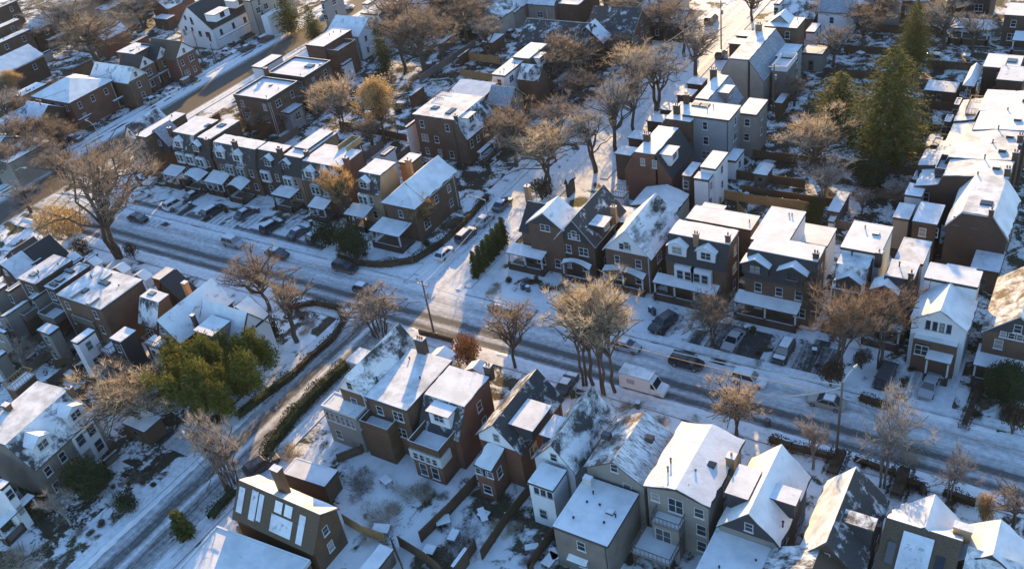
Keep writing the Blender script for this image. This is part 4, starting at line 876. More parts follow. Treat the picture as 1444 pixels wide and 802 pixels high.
for i, (A, B, ds, pc, txt, dw, rf) in enumerate(rowd):
    h = row('row house with %s, upper left terrace' % txt, A, 9.5, GU, wall=('brick_brown', 'brick_dark', 'brick_brown', 'brick_dark', 'brick_tan', 'brick_brown', 'brick_buff')[i])
    h.mans(A, B, 9.5, '-y', 3.3, 1.3, ('patchy_less', 'bare', 'patchy_less', 'bare', 'bare', 'patchy_less', 'patchy_less')[i], rf, win='f')
    for d in ds: h.md(d, 2.2, 1.5, dw, fwd=.9)
    c = h.loc(pc, 3.1); q = (2.2, 2.6, 2.5, 2.1, 2.4, 2.0, 2.3)[i]; c.y += (0, -.3, .2, -.2, .3, 0, .2)[i]
    pa, pb = Vector((c.x-q, c.y-1.5, 0)), Vector((c.x+q, c.y+1.5, 0))
    _r = h.rect; h.rect = lambda A_, B_, z_, a=pa, b=pb: (a.x, b.x, a.y, b.y)
    h.porch(None, None, (2.9, 3.1, 2.8, 3.0, 3.2, 2.8, 3.0)[i], '-y', 'snow', (3, 2, 4, 2, 2, 3, 3)[i], (.6, .4, .9, .5, .3, .8, .6)[i], i in (1, 3), ('trim_white', 'wood_brown', 'trim_white', 'brick_brown', 'wood_grey', 'trim_white', 'wood_brown')[i]); h.rect = _r
    face_, xa, xb, ya, yb, ot, z_, dr = h.fr
    for u in ((xa+xb)/2-1.4, (xa+xb)/2+1.5)[:(2, 1, 2, 1, 1, 2, 1)[i]]:
        k = MB(); k.box(u-1.05, u+1.05, ya-ot-.35, ya-ot+.24, 3.6, 5.9, ('siding_white', 'siding_white', 'siding_grey')[i % 3], 'snow', True); h.part('bay_window', k)
        for d in (-.5, .5): h.window('-y', u+d, ya-ot-.35, 4.1, .85, 1.5)
    if i == 0: h.skylight((293, 178), 9.5)
    if i == 1: h.skylight((313, 178), 9.5, 1.6, 1.4); h.chim((291, 196), 10.5, 1.2, .8, .6, 'brick_dark')
    if i == 2: h.chim((329.5, 199), 10.7, 1.3, 1.0, .6, 'brick_dark', 2)
    if i == 3: h.chim((393, 209), 10.7, 1.4, 1.0, .6, 'brick_dark', 2)
    if i == 4: h.chim((431, 213), 10.7, 1.4, .8, .6, 'brick_dark'); h.flat((415, 208), (470, 186), 9.9, 'snow', wall='siding_grey', win='', wname='rear_block')
    if i == 5: h.chim((487, 222), 11.2, 2.0, .9, .7, 'brick_red', 1); h.deck((478, 213), (510, 200), 9.5, None, 'wood_new', True, open_=('-y',))
    if i == 6: h.flat((561.5, 229), (595, 219), 7, 'snow', wall='brick_tan', win='', wname='rear_wing'); h.chim((575, 225), 10.6, 2.4, .9, .7, 'terracotta', 1); h.flat((536, 218), (557, 208), 6, 'snow', wall='siding_white', win='', wname='rear_porch')
h = det('frosted dark gable roof house at the avenue corner, left of the upper terrace', (196, 166), 9, wall='siding_grey')
h.gab('y', (176, 178), (224, 153), 8.6, 2.4, 3.6, 5.4, ('patchy', 'patchy'), win='f', gm='siding_white')

# --- T: far side of the avenue, fronts toward it
h = det('large brick house with a hipped snowy roof and rows of white windows on the avenue', (100, 130), 7, wall='brick_red')
h.hip((43, 136.5), (160.6, 113), 7, 9.8, ('snow', 'snow', 'snow', 'snow'), win='fs'); h.flat((16, 134), (66, 119), 5.5, 'snow', wall='siding_grey', win='', wname='side_wing')
h.slab('door_canopy', (112, 170), (128, 160), 3.2, .2, 'trim_dark', 'snow', 2.9); h.slab('door_canopy', (158, 143), (175, 136), 3.2, .2, 'trim_dark', 'snow', 2.9)
h = det('frosty blue gable roof house with white trimmed gable next to the hipped brick house', (160, 90), 9, wall='brick_brown')
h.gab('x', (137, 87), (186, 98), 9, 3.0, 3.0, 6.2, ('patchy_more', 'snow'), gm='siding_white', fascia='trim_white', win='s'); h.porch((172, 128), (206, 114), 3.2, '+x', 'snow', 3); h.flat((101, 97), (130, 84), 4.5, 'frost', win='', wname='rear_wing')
h = row('brick semi with twin dark gables and pale triangular fronts facing the avenue', (200, 80), 9, wall='brick_brown')
h.flat((164, 74), (216, 64), 8.9, 'snow', win=''); h.gab('x', (172, 76), (203, 79), 9.2, 2.9, 2.9, 6.2, ('bare', 'bare'), gm='siding_white', win='s'); h.gab('x', (200, 62), (226, 66), 9.2, 2.9, 2.9, 6.2, ('bare', 'bare'), gm='siding_white', win='s'); h.porch((204, 114), (252, 92), 3.2, '+x', 'snow', 4)
h = det('red brick gabled house with brown shingles and a white attic front near the avenue poles', (230, 58), 9, wall='brick_red')
h.gab('x', (208, 58), (262, 57), 9.4, 3.6, 3.6, 6.0, ('bare_brown', 'snow_thin'), gm='siding_white', win='s'); h.flat((186, 62), (205, 50), 5, 'snow_thin', win='', wname='rear_wing')
h = det('big white house with a tall blank gable wall and a broad porch, top left', (290, 30), 9, wall='siding_white', frame='trim_dark')
h.gab('y', (271, 12), (330, -26), 11, 6.3, 7.0, 5.2, ('snow', 'bare'), win='fs', fascia='trim_white', og=.15); h.dormer((312, 17), 9.6, '+x', 5.2, 1.8, 3.6, 'siding_white', ('snow',), kind='flat', frame='trim_dark'); h.porch((310, 56), (355, 30), 3.6, '+x', 'snow', 4)
p = h.last
for u, z in ((-2.5, 7.6), (-.4, 7.2), (-3.6, 4.6), (-1.2, 4.4), (1.2, 3.6), (4.6, 2.2)): h.window('-y', (p[0]+p[1])/2+u, p[2], z, .7, 1.1, 'trim_dark')
h.dormer((338, -1), 9.6, '+x', 4.4, 1.8, 3.6, 'siding_white', ('snow',), kind='flat', frame='trim_dark')
h = det('pale blue and white fronted house past the tan wall at the top', (372, 10), 8, wall='siding_blue')
h.flat((352, 2), (398, -28), 9.5, 'snow', wall='stucco', win='s'); h.slab('front_bay', (377, 24), (392, 10), 5.5, .3, 'siding_white', 'snow', 0); p = h.last; h.window('+x', p[2]+2, p[1], 5.5, 1.6, 1.6); h.window('+x', p[2]+5, p[1], 5.5, 1.6, 1.6)
h = det('long low house in blue shade at the left edge above the hipped house', (20, 85), 7, wall='brick_dark')
h.gab('y', (-22, 92), (41, 63), 8.2, 3, 5.2, 5.6, ('snow', 'snow'), win='s', fascia='trim_white')
h = det('half sunlit flat roofed house at the left edge, second from the top left corner', (15, 52), 7, wall='brick_brown'); h.flat((-8, 65), (34, 41), 7.2, 'snow', win='s'); h.flat((-20, 49), (20, 27), 9.2, 'snow_thin', win='s', wname='rear_block')
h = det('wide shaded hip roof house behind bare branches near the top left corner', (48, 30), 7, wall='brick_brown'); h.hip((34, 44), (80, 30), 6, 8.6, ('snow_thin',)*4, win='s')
h = det('sunlit gable roof house peeking over trees near the top left', (75, 10), 7, wall='brick_brown'); h.gab('y', (58, 16), (98, 1), 8.6, 3, 3.4, 5.8, ('snow', 'snow'), win='s')
h = det('low shaded house cut by the top left corner of the view', (8, 8), 7, wall='brick_dark'); h.flat((-25, 20), (25, 1), 6.8, 'snow', win='s')
shed_('dark flat roofed garage with a sunlit edge left of the big white house', (216, 26), (247, 22), 3.2, wall='brick_dark', name='garage', cat='garage')
shed_('little snowy garden shed under the big grey tree, top left', (70, 58), (88, 46), 2.6, wall='wood_grey')
shed_('small sunlit shed behind the shaded long roof house', (55, 78), (70, 70), 2.8, wall='stucco')

# --- S: between the avenue and the rear trees
h = House('apartment_block', 'brown brick flat roofed walk up with a chimney parapet, front half, beside the avenue', 'building', (375, 125), 8, wall='brick_brown')
h.flat((329.4, 136), (420.4, 117.3), 7.8, 'snow', win='fs', rim=.5); h.flat((391, 158), (427, 148), 4.2, 'snow_thin', wall='siding_blue', win='s', wname='rear_porch'); h.chim((374, 96), 9.8, 1.4, .9, .7, 'brick_brown')
h = House('apartment_block', 'shaded blue roof half of the brown brick walk up, farther along the avenue', 'building', (420, 95), 8, wall='brick_brown')
h.flat((378, 105), (467, 88), 7.95, 'snow', win='fs', rim=.5); h.skylight((437, 94), 8, 2.0, 1.6); h.flat((354.5, 94.4), (398, 79), 5.6, 'snow', wall='siding_white', win='', wname='side_wing'); h.flat((480, 92), (497, 84), 4, 'snow', wall='siding_white', win='f', wname='rear_porch')
h = House('apartment_block', 'brick flat roofed building with a sunken roof terrace, sunlit on top', 'building', (460, 55), 8, wall='brick_red')
h.flat((430.3, 64), (495.6, 43), 8.0, 'snow', win='', rim=.15); h.deck((449, 74), (502, 62), 6.2, 'brick_red', 'brick_brown', True, snow='frost')
h = det('white house with dark solar strips and a snowy ridge north of the brick terrace building', (495, 30), 8, wall='siding_white'); h.gab('x', (468, 26), (525, 24), 8.6, 5, 4, 5.8, ('patchy_more', 'snow'), win='fs', fascia='trim_white')
h = det('white flat roofed house with a shaded side, beside the brown tree at top', (535, 12), 8, wall='siding_white'); h.flat((508, 19), (561, 5), 8, 'snow', win='fs'); h.flat((510, 6), (540, -6), 8.6, 'snow', wall='siding_white', win='', wname='rear_block')
h = det('blue shaded flat roof house at the top edge behind the white house', (470, 4), 7, wall='siding_blue'); h.flat((452, 2), (482, -12), 7, 'snow', win='fs')

# --- N: houses facing the tree lined lane, seen from their side
h = det('brown brick house with flat snowy roofs and a mansard toward the lane trees', (620, 155), 9, wall='brick_brown')
h.mans((581, 161.5), (682, 137), 9, '+x', 3.8, 2.2, 'patchy', 'snow_dirty', win='fb', oh=.3); h.md((676, 165), 2.6, 1.6, 'siding_white', ('snow',), kind='flat', fwd=.7)
h.flat((571, 180), (600, 160), 6.2, 'snow', wall='siding_white', win='', wname='rear_wing'); h.porch((672, 216), (717, 183), 2.8, '+x', 'snow_thin', 3); h.skylight((614, 153), 9, 1.5, 1.2); h.skylight((636, 158), 9, 1.2, 2.4); h.chim((642, 163), 9.8, 1, .6, .5, 'brick_dark')
h.deck((612, 143), (640, 134), 8.6, 'brick_brown', 'iron', open_=('+x',))
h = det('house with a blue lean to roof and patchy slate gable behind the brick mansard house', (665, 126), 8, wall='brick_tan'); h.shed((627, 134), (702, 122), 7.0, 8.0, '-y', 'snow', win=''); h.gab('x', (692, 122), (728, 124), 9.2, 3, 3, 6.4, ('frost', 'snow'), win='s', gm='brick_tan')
h = det('white walled house with two round roof vents on a sunlit flat roof', (715, 98), 8, wall='siding_white'); h.flat((693, 105.5), (744, 82), 8.4, 'snow', win='fs'); h.vent((711, 100), 8.4); h.vent((726, 91), 8.4); h.flat((694, 122), (720, 112), 5, 'snow', wall='siding_white', win='', wname='rear_wing')
h = det('house with white bay front, lit flat roof and one boxy dormer toward the lane', (745, 75), 9, wall='brick_brown'); h.mans((722, 81), (772, 62.5), 9, '+x', 3.4, 2, 'bare', 'snow', win='f'); h.md((772, 80), 2.8, 1.7, 'siding_white', ('snow',), kind='flat', fwd=.7); h.gab('x', (736, 91), (765, 95), 8.6, 2.4, 2.4, 6.2, ('patchy', 'snow'), win='', attic=False); h.porch((780, 116), (805, 103), 3, '+x', 'snow', 2)
h = det('wide dark roofed house with a snow lined ridge behind the thicket, upper middle', (780, 38), 9, wall='brick_dark'); h.gab('x', (743, 27), (838, 35), 9.8, 6, 4, 5.6, ('patchy_less', 'snow'), win='s'); h.gab('y', (829, 40), (836, 28), 9.6, 4, 4, 6, ('snow', 'snow_thin'), win='', attic=False)
h = det('dark slate house with a snow edged eave and small white dormer, top middle', (860, 20), 9, wall='brick_brown'); h.gab('x', (838, 8), (905, 14), 10, 5.6, 5, 5.6, ('patchy_less', 'patchy'), win='s', fascia='trim_white'); h.dormer((846, 20), 8.6, '-y', 2.4, 1.6, 2.6, 'brick_tan', ('snow',), kind='flat')
shed_('blue snow roofed garage under the golden brown tree by the lane', (873, 63), (904, 45), 2.8, wall='brick_dark', name='garage', cat='garage')
shed_('sunlit flat garage with one dark shadow stripe, left of the dark roofed house', (679, 60), (711, 49), 2.9, wall='wood_brown', name='garage', cat='garage')
shed_('small sunlit shed among bare trees, upper middle', (615, 62), (641, 49), 2.5, wall='wood_grey'); shed_('tiny blue snow topped shed at the fence corner', (645, 81), (662, 70), 2.4, wall='wood_brown'); shed_('blue roofed shed behind the parked snowy cars', (712, 28), (734, 19), 2.7, wall='wood_brown'); shed_('boxy snow topped shed beside the sunlit flat garage', (698, 40), (713, 31), 2.8, wall='siding_white')
shed_('pale outbuilding with snow patches in front of the thicket', (760, 16), (790, 9), 2.8, wall='wood_grey')
shed_('small snow topped shed left of the brick mansard house', (576, 135), (598, 122), 3.0, wall='wood_brown'); shed_('little grey playhouse with a snowy gable behind the tall gabled house', (795, 262), (812, 252), 2.4, wall='siding_dark', kind='y', zr=3.6, name='playhouse', cat='playhouse')

# --- L: row along the lane, flat roofs in full sun
GL = 'tall flat roofed row along the tree lined lane'
def lfront(h, px, z=5.2):
    c = h.loc(px, z); k = MB(); k.box(c.x-1.3, c.x+1.7, c.y-1.4, c.y+1.4, 0, z-.2, 'brick_dark'); o = h.part('front_bay', k); k = MB(); k.box(c.x-1.5, c.x+1.7, c.y-1.55, c.y+1.55, z-.2, z, 'trim_dark', 'snow', True); h.part('bay_roof', k, o)
h = row('end house of the lane row with a blank brick side wall and slate corners', (920, 205), 9.4, GL, wall='brick_red')
h.mans((895, 215), (957.5, 181.5), 9.4, '-x', 4.2, 2.2, 'snow', 'snow', win='', oh=.2); p = h.last; h.extr('y', p[2]+.05, p[3]-.05, [(p[1]+.02, 9.2), (p[1]+2.8, 5.2)], ['bare'], None, oh=.2, og=.05, rname='rear_roof', wname='rear_wall'); h.window('-y', (p[0]+p[1])/2-.5, p[2]+.05, 7.2, .8, 1.3); h.window('-y', (p[0]+p[1])/2+1.6, p[2]+.05, 7.0, .8, 1.5)
h.dormer((951, 214), 9.0, '+x', 3, 1.9, 2.6, 'siding_white', ('snow',), kind='flat'); h.chim((912, 188.5), 10.9, 1.5, 1.0, .8, 'brick_dark', 3); lfront(h, (882, 212)); lfront(h, (900, 190))
h.flat((961, 248), (989, 231), 6.2, 'snow_dirty', wall='brick_brown', win='f', wname='rear_wing'); h.flat((977.8, 252), (1006, 246), 6.8, 'snow', wall='siding_white', win='s', wname='rear_tower')
h = row('lane row house with two sunlit skylights and a long white sided rear block', (990, 155), 9.6, GL, wall='siding_white')
h.mans((938, 168), (996, 148), 9.3, '-x', 3.2, 1.8, 'snow', 'snow', win='', wall='brick_brown'); h.flat((962, 162.5), (1045, 150), 9.7, 'snow', wall='siding_blue', win='fs', dense=4.5, wname='rear_block', rname='upper_roof'); h.skylight((983, 149), 9.7, 1.6, 1.3); h.skylight((993, 150), 9.7, 1.8, 1.5)
h.chim((954, 148), 11.1, 1.6, 1.0, .8, 'brick_dark', 2); h.chim((967.5, 133), 11.2, 1.7, .9, .7, 'brick_dark', 2); lfront(h, (926, 166)); lfront(h, (944, 150)); h.deck((993, 192), (1042, 182), 5.6, 'siding_white', 'iron', snow='frost'); h.flat((987, 236), (1027, 216), 7.8, 'snow', wall='siding_white', win='s', wname='rear_tower')
h.flat((1022, 226), (1050, 212), 3.6, 'snow', wall='siding_white', win='s', wname='rear_porch')
h = row('lane row house with one broad chimney shadow across its clean snowy roof', (1005, 125), 9.5, GL, wall='siding_grey')
h.mans((980, 139), (1028.5, 107), 9.5, '-x', 3.2, 1.8, 'snow', 'snow', win=''); p = h.last; h.extr('y', p[2]+.05, p[3]-.05, [(p[1]+.02, 9.2), (p[1]+2.8, 5.2)], ['frost'], None, oh=.2, og=.05, rname='rear_roof', wname='rear_wall'); h.chim((1006, 97.5), 11, 1.6, 1.1, .8, 'brick_dark', 3); h.dormer((1030, 127), 9.1, '+x', 3, 1.9, 2.6, 'siding_grey', ('snow',), kind='flat'); lfront(h, (982, 114)); lfront(h, (968, 130))
h.flat((1040, 160), (1083, 142), 8.2, 'snow', wall='siding_grey', win='fs', wname='rear_block'); h.flat((1050, 163), (1081, 149), 6.6, 'snow', wall='siding_white', win='f', wname='rear_wing')
h = row('lane row house with a grey mansard flank and speckled sunlit roof', (1060, 62), 9.5, GL, wall='stucco')
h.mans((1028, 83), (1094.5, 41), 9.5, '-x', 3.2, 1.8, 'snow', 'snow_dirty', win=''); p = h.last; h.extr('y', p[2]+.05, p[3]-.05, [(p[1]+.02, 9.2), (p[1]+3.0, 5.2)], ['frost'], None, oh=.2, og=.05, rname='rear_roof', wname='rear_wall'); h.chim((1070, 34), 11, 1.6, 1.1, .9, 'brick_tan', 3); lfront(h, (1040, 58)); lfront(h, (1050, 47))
h.flat((1090, 80), (1132, 64), 6.6, 'snow', wall='stucco', win='s', wname='rear_wing'); h.flat((1131, 75), (1168, 66), 3.8, 'snow', wall='siding_grey', win='f', wname='rear_porch'); h.deck((1088, 99), (1124, 82), 6.4, 'stone', 'siding_white', True)
h = row('farthest visible house of the lane row with a small pointed white gable', (1105, 32), 9.5, GL, wall='brick_brown')
h.flat((1078, 37.5), (1136, 26), 9.2, 'snow', win='f'); h.gab('y', (1101, 24), (1106, 14), 10.6, 3, 3, 8.2, ('snow', 'snow'), wall='siding_blue', win=''); h.flat((1136, 45), (1158, 34), 5, 'snow', wall='siding_white', win='s', wname='rear_wing')
h = det('small snowy roofed house at the top beyond the lane row, blue in shade', (1100, 4), 7, wall='siding_white'); h.flat((1091, 6), (1112, -8), 7, 'snow', win='fs')
shed_('square garden pavilion with a snowy pyramid roof between the back fences', (1061, 245), (1092, 233), 2.6, wall='wood_grey', kind='hip', zr=3.6, name='garden_pavilion', cat='pavilion')
shed_('low shed with a blue snow roof at the foot of the stone terrace', (1092, 145), (1113, 133), 2.6, wall='wood_brown'); shed_('twin roofed shed behind the farthest lane houses', (1156, 62), (1177, 52), 2.7, wall='siding_grey')
shed_('snow roofed garden shed beside the pale bare tree', (1166, 297), (1199, 272), 2.6, wall='wood_grey'); shed_('small white topped box shed by the green bush', (1167, 312), (1181, 304), 1.8, wall='siding_white')

# --- R: long terrace at the far right, flat roofs
GR = 'right hand terrace of flat roofed row houses'
h = row('end house of the right terrace with a tall blank brown side wall and sloping corners', (1380, 280), 9.2, GR, wall='brick_dark')
h.extr('y', h.loc((1356.8, 299), 9.2).y, h.loc((1378.8, 246), 9.2).y, [(h.loc((1331, 316), 7).x, 6.2), (h.loc((1356.8, 299), 9.2).x, 9.0), (h.loc((1402, 303), 9.2).x, 9.0), (h.loc((1424, 335), 6).x, 5.6)], ['snow', 'snow_dirty', 'snow'], None, oh=.3, og=.1, fascia='trim_white')
p = h.loc((1380, 302), 9.2); h.window('-y', p.x-2.6, p.y+.0, 6.9, .9, 1.4, 'trim_dark'); h.window('-y', p.x-.2, p.y, 6.9, .7, 1.2, 'trim_dark'); h.window('-y', p.x-5.2, p.y, 4.4, 1.0, 1.5)
h.flat((1286.4, 312), (1333, 290), 6.6, 'snow', wall='brick_dark', win='f', wname='rear_wing'); h.flat((1258.7, 307), (1291.6, 290), 5.3, 'snow', wall='siding_grey', win='', wname='rear_porch'); h.chim((1399, 295), 10.4, 1.2, .6, .6, 'brick_dark'); h.skylight((1391, 288), 9.2, 1.6, 1.2); h.porch((1400, 306), (1438, 285), 3.4, '+x', 'snow', 3)
data = [((1378.8, 246.5), (1431.8, 227), 9.3, 'a bright unmarked roof and a shadowed chimney', 'snow'), ((1388.8, 222), (1437.6, 204), 9.4, 'a tan stained roof and a pale slope', 'snow_dirty'), ((1400, 200.5), (1450, 180), 9.2, 'brown snow melt blotches', 'snow_dirty'), ((1408, 181), (1462, 157), 9.3, 'a wide clean roof two doors up from the blotched one', 'snow'), ((1421, 156), (1472, 129), 9.1, 'the brightest roof below the skylit one', 'snow')]
for i, (A, B, z, txt, rf) in enumerate(data):
    h = row('right terrace row house with %s' % txt, A, z, GR, wall='brick_dark'); x0, x1, y0, y1 = h.rect(A, B, z)
    y1 = h.rect(data[i+1][0], data[i+1][0], data[i+1][2])[2]-.05 if i < 4 else y1
    xm, xr = x0-(4.6, 5.0, 4.4, 3.6, 4.2)[i], x0-(8.4, 9.2, 8.0, 7.4, 7.8)[i]; zz = z-.17
    h.extr('y', y0+.03, y1-.03, [(xr, zz-(3.4, 2.9, 3.2, 3.6, 3.1)[i]), (xm-.5, zz-(2.6, 2.3, 2.6, 2.8, 2.4)[i]), (xm, zz-(1.0, .8, 1.1, .9, .7)[i]), (x0, zz-(.3, .5, .2, .3, .5)[i]), (x1, zz)], [('snow', 'snow_thin', 'snow', 'snow', 'snow_thin')[i], ('siding_grey', 'snow', 'siding_white', 'wood_grey', 'snow')[i], ('snow_dirty', 'snow', 'snow_dirty', 'snow', 'snow')[i], rf, rf], None, oh=.2, og=.04)
    h.wins('-y', xr+.5, xm-.5, y0+.03, zz-3.4, 2.2); h.vent(A, z, .4)
    k = MB(); k.box(-.5, .5, -.4, .4, -.2, .4, 'trim_dark', 'snow'); h.part('roof_hatch', k, None, ((x0+x1)/2, (y0+y1)/2, z))
    if i == 0: h.deck((1318, 245), (1352, 229), 7.4, 'siding_dark', 'siding_dark', True)
    if i == 3: h.deck((1361, 160), (1399, 145), 7.0, 'stone', 'wood_new')
    if i < 3: h.chim(((1422, 237), (1433, 214), (1440, 190))[i], z+1.3, 1.4, .8, .8, 'brick_dark', 2)
    h.flat(((1286, 254), (1300, 228), (1312, 205), (1331, 172), (1345, 148))[i], ((1303, 243), (1318, 219), (1330, 195), (1345, 163), (1357, 139))[i], 4.4, 'snow', wall='wood_grey', win='f', wname='rear_porch', rname='porch_roof')
h = row('right terrace row house with a crossed shadow on its hipped snowy rear roof', (1372, 108), 7, GR, wall='wood_brown'); h.hip((1357, 121), (1386, 96), 6.6, 8.0, ('snow', 'snow', 'snow', 'snow'), win='f'); h.flat((1405, 113), (1450, 96), 8, 'snow_thin', win='', wall='brick_dark', wname='front_block')
h = row('right terrace row house with a round skylight, nearest the brick fronted block', (1410, 88), 8, GR, wall='brick_dark'); h.flat((1386, 94.5), (1444, 80), 8.0, 'snow', win='f'); h.skylight((1427, 87), 8, 1.6, 1.6)
shed_('white box annex with a blue snow top beside the right terrace', (1275, 275), (1307, 262), 5.6, wall='siding_white', name='annex', cat='annex'); shed_('low garden building with a long pale roof left of the right terrace', (1303, 127), (1354, 117), 2.7, wall='wood_brown'); shed_('narrow shed with frosted roof in the shaded gap by the conifer', (1304, 206), (1328, 190), 2.6, wall='wood_grey')
shed_('dark framed snowy pergola roof below the conifer', (1301, 222), (1330, 212), 2.8, wall='iron')
h = House('apartment_block', 'dark brick house fronts with a shared snowy porch roof, top right', 'building', (1370, 25), 8, wall='brick_dark'); h.flat((1338, -20), (1412, -40), 8.6, 'snow', win='f', dense=3); h.porch((1338, 40), (1400, 33), 3.3, '-y', 'snow', 4)
h = House('apartment_block', 'dark brick house with a blue snowy balcony roof at the top right corner', 'building', (1430, 5), 8, wall='brick_dark'); h.flat((1416, 22), (1480, 8), 6.4, 'snow', win='f'); h.porch((1427, 58), (1460, 50), 3.2, '-y', 'snow', 2)
h = det('pale grey slate roofed house with white bay windows among trees, top right', (1185, 10), 8, wall='siding_white'); h.gab('x', (1163, -12), (1205, -6), 9, 5, 4, 6.4, ('frost', 'snow'), win='f')

FAR = [(120, -8), (160, 6), (195, -16), (560, -14), (590, -6), (640, -16), (690, -12), (725, -8), (770, -12), (815, -14), (880, -18), (915, -6), (945, -22), (1130, 0), (1160, -18), (1215, -14), (1255, -16), (1290, -20), (945, 8), (150, 38), (240, -8), (20, 160), (55, 150), (-10, 190), (25, 205), (700, 8)]
rf = random.Random(5)
for i, c in enumerate(FAR):
    h = House('distant_house', 'far snowy roofed house half hidden by leafless trees', 'house', c, 7, wall=rf.choice(('brick_brown', 'brick_dark', 'siding_grey', 'brick_red', 'stucco')), group='far houses among the trees'); w_, d_ = rf.uniform(2.7, 3.5), rf.uniform(4, 5.6); zr = rf.uniform(6.2, 8.0)
    if rf.random() < .45: h.extr('y', -d_, d_, [(-w_, zr-2.4), (0, zr), (w_, zr-2.4)], (rf.choice(('snow', 'snow_thin')), rf.choice(('snow', 'patchy', 'snow_thin'))))
    elif rf.random() < .5: h.extr('x', -w_-1, w_+1, [(-d_+1, zr-2.2), (0, zr), (d_-1, zr-2.2)], (rf.choice(('patchy', 'snow_thin', 'snow')), 'snow'))
    else: h.extr('x', -w_, w_, [(-d_, zr-1), (d_, zr-1)], ('snow',), oh=.1, og=.1)
    h.wins('-y', -w_+.6, w_-.6, -d_+.3 if True else 0, zr-2.6, 2.6)
# --- B: near side of the main street, backs toward the camera
GB = 'houses on the near side of the main street, backs to the viewer'
h = row('corner house with a long blue shaded slope and sunroom box by the cross street', (515, 510), 9, GB, wall='brick_brown')
h.gab('y', (487, 533), (563.2, 457), 10.8, 2.3, 2.5, 7.8, ('snow', 'patchy'), win='f', fascia='trim_white', gm='siding_white')
h.flat(Vector((-76.0, 58.8, 0)), Vector((-70.2, 61.6, 0)), 6.2, 'patchy_more', wall='siding_grey', win='', wname='sunroom', fascia='trim_white'); p = h.last
k = MB(); k.box(p[0]+.1, p[1]-.1, p[2]+.1, p[2]+.2, 0, 3.6, 'brick_brown'); h.part('sunroom_base', k); h.window('-y', p[0]+1.6, p[2]+.1, 1.0, 1.0, 1.5)
for i in range(6): h.window('-y', p[0]+.7+i*.82, p[2]+.07, 4.0, .66, 1.5)
for i in range(3): h.window('+x', p[2]+.5+i*.8, p[1]-.08, 4.0, .66, 1.5)
h.flat(Vector((-79.4, 67.8, 0)), Vector((-74.2, 70.8, 0)), 5.4, 'snow', wall='siding_blue', win='f', wname='side_bay', fascia='trim_white'); h.vent((532, 536), 8.6, .5)
h = row('middle house with a wide sunlit flat roof crossed by a chimney shadow, wooden rear balcony', (580, 535), 8.4, GB, wall='brick_brown')
h.flat(Vector((-69.75, 60.7, 0)), Vector((-63.2, 70.7, 0)), 8.3, 'snow_dirty', win='f', rim=.06); h.chim((592, 477), 10.7, 2.2, 1.3, .9, 'brick_dark', 3); p = h.last
h.dormer((626, 490), 8.0, '+y', 2.6, 1.4, 1.6, 'siding_white', ('snow', 'snow')); h.deck((509.4, 600), (569, 590), 5.2, 'wood_brown', 'wood_brown', True)
h = row('tall brick semi with a sunlit roof, dark rear mansard and snow heaped back terrace', (650, 545), 8.6, GB, wall='brick_red')
h.mans((597.5, 555.5), (691, 532), 8.6, '-y', 3.6, 2.4, 'patchy_less', 'snow', win='fs'); p = h.last; h.md((628, 571), 2.9, 1.6, 'siding_white', ('snow',), kind='flat', fwd=.8); h.chim((688, 515), 9.8, 1.4, .9, .8, 'brick_dark', 2); h.dormer((676, 509), 8.0, '+y', 2.6, 1.4, 1.6, 'siding_white', ('snow', 'snow'))
h.deck((577.5, 629), (647, 611), 5.0, 'brick_red', 'wood_brown', True); q = h.rect((577.5, 629), (647, 611), 5)
k = MB(); k.box(q[0]-.15, q[1]+.15, q[2]-.15, q[2]+.1, 3.2, 4.7, 'trim_white'); k.box(q[1], q[1]+.15, q[2]+.1, q[2]+2, 3.2, 4.7, 'trim_white'); h.part('bay_window', k)
for i in range(4): h.window('-y', q[0]+.8+i*(q[1]-q[0]-1.6)/3, q[2]-.15, 3.4, .75, 1.05)
for u in (.3, .7): h.window('-y', q[0]+(q[1]-q[0])*u, q[2]+.06, .6, 1.1, 2.0)
h = det('dark shingled house with a half lit snowy dormer and brick rear lean to', (725, 560), 9.4, wall='brick_red', group=GB)
h.gab('y', (693.8, 599.7), (757.7, 521), 9.4, 2.9, 3.4, 5.6, ('melt', 'patchy_less'), gm='siding_white', win='fs', zel=6.6, fascia='trim_brown'); h.dormer((762, 590), 8.5, '+x', 4.2, 1.6, 3.0, 'siding_dark', ('snow',), kind='flat', win=False)
h.shed((667, 654), (714, 636), 5.0, 5.8, '-y', 'snow', 'brick_red', win='s', wname='rear_wing'); q = h.last
for u in (.32, .7): h.window('-y', q[0]+(q[1]-q[0])*u, q[2]+.15, 3.9, 1.5, .9)
h.window('-y', q[0]+1.3, q[2]+.15, .9, 1.2, 1.4)
h = det('house with a blue patchy right slope, sunlit left dormer and a tall white rear box', (800, 590), 9.4, wall='siding_white', group=GB)
h.gab('y', (775.6, 628.6), (836.4, 547), 9.4, 3.0, 2.8, 5.8, ('melt', 'patchy'), gm='siding_white', win='fs', fascia='trim_brown'); h.flat((743.8, 679.4), (799.4, 663), 6.6, 'snow', wall='siding_white', win='', wname='rear_box', rim=.03); q = h.last
for i in range(3): h.window('-y', q[0]+1.0+i*.85, q[2]+.08, 5.2, .6, .9, 'trim_dark')
h.window('-y', q[0]+1.4, q[2]+.08, 1.2, 1.0, 1.5); h.dormer((774, 600), 8.0, '-x', 3.2, 1.4, 2.6, 'siding_dark', ('snow',), kind='flat', win=False); h.vent((784, 626), 8.7, .4)
h = det('house with metal roof slats showing through snow and a large shaded flat rear addition', (885, 620), 9.6, wall='siding_grey', group=GB)
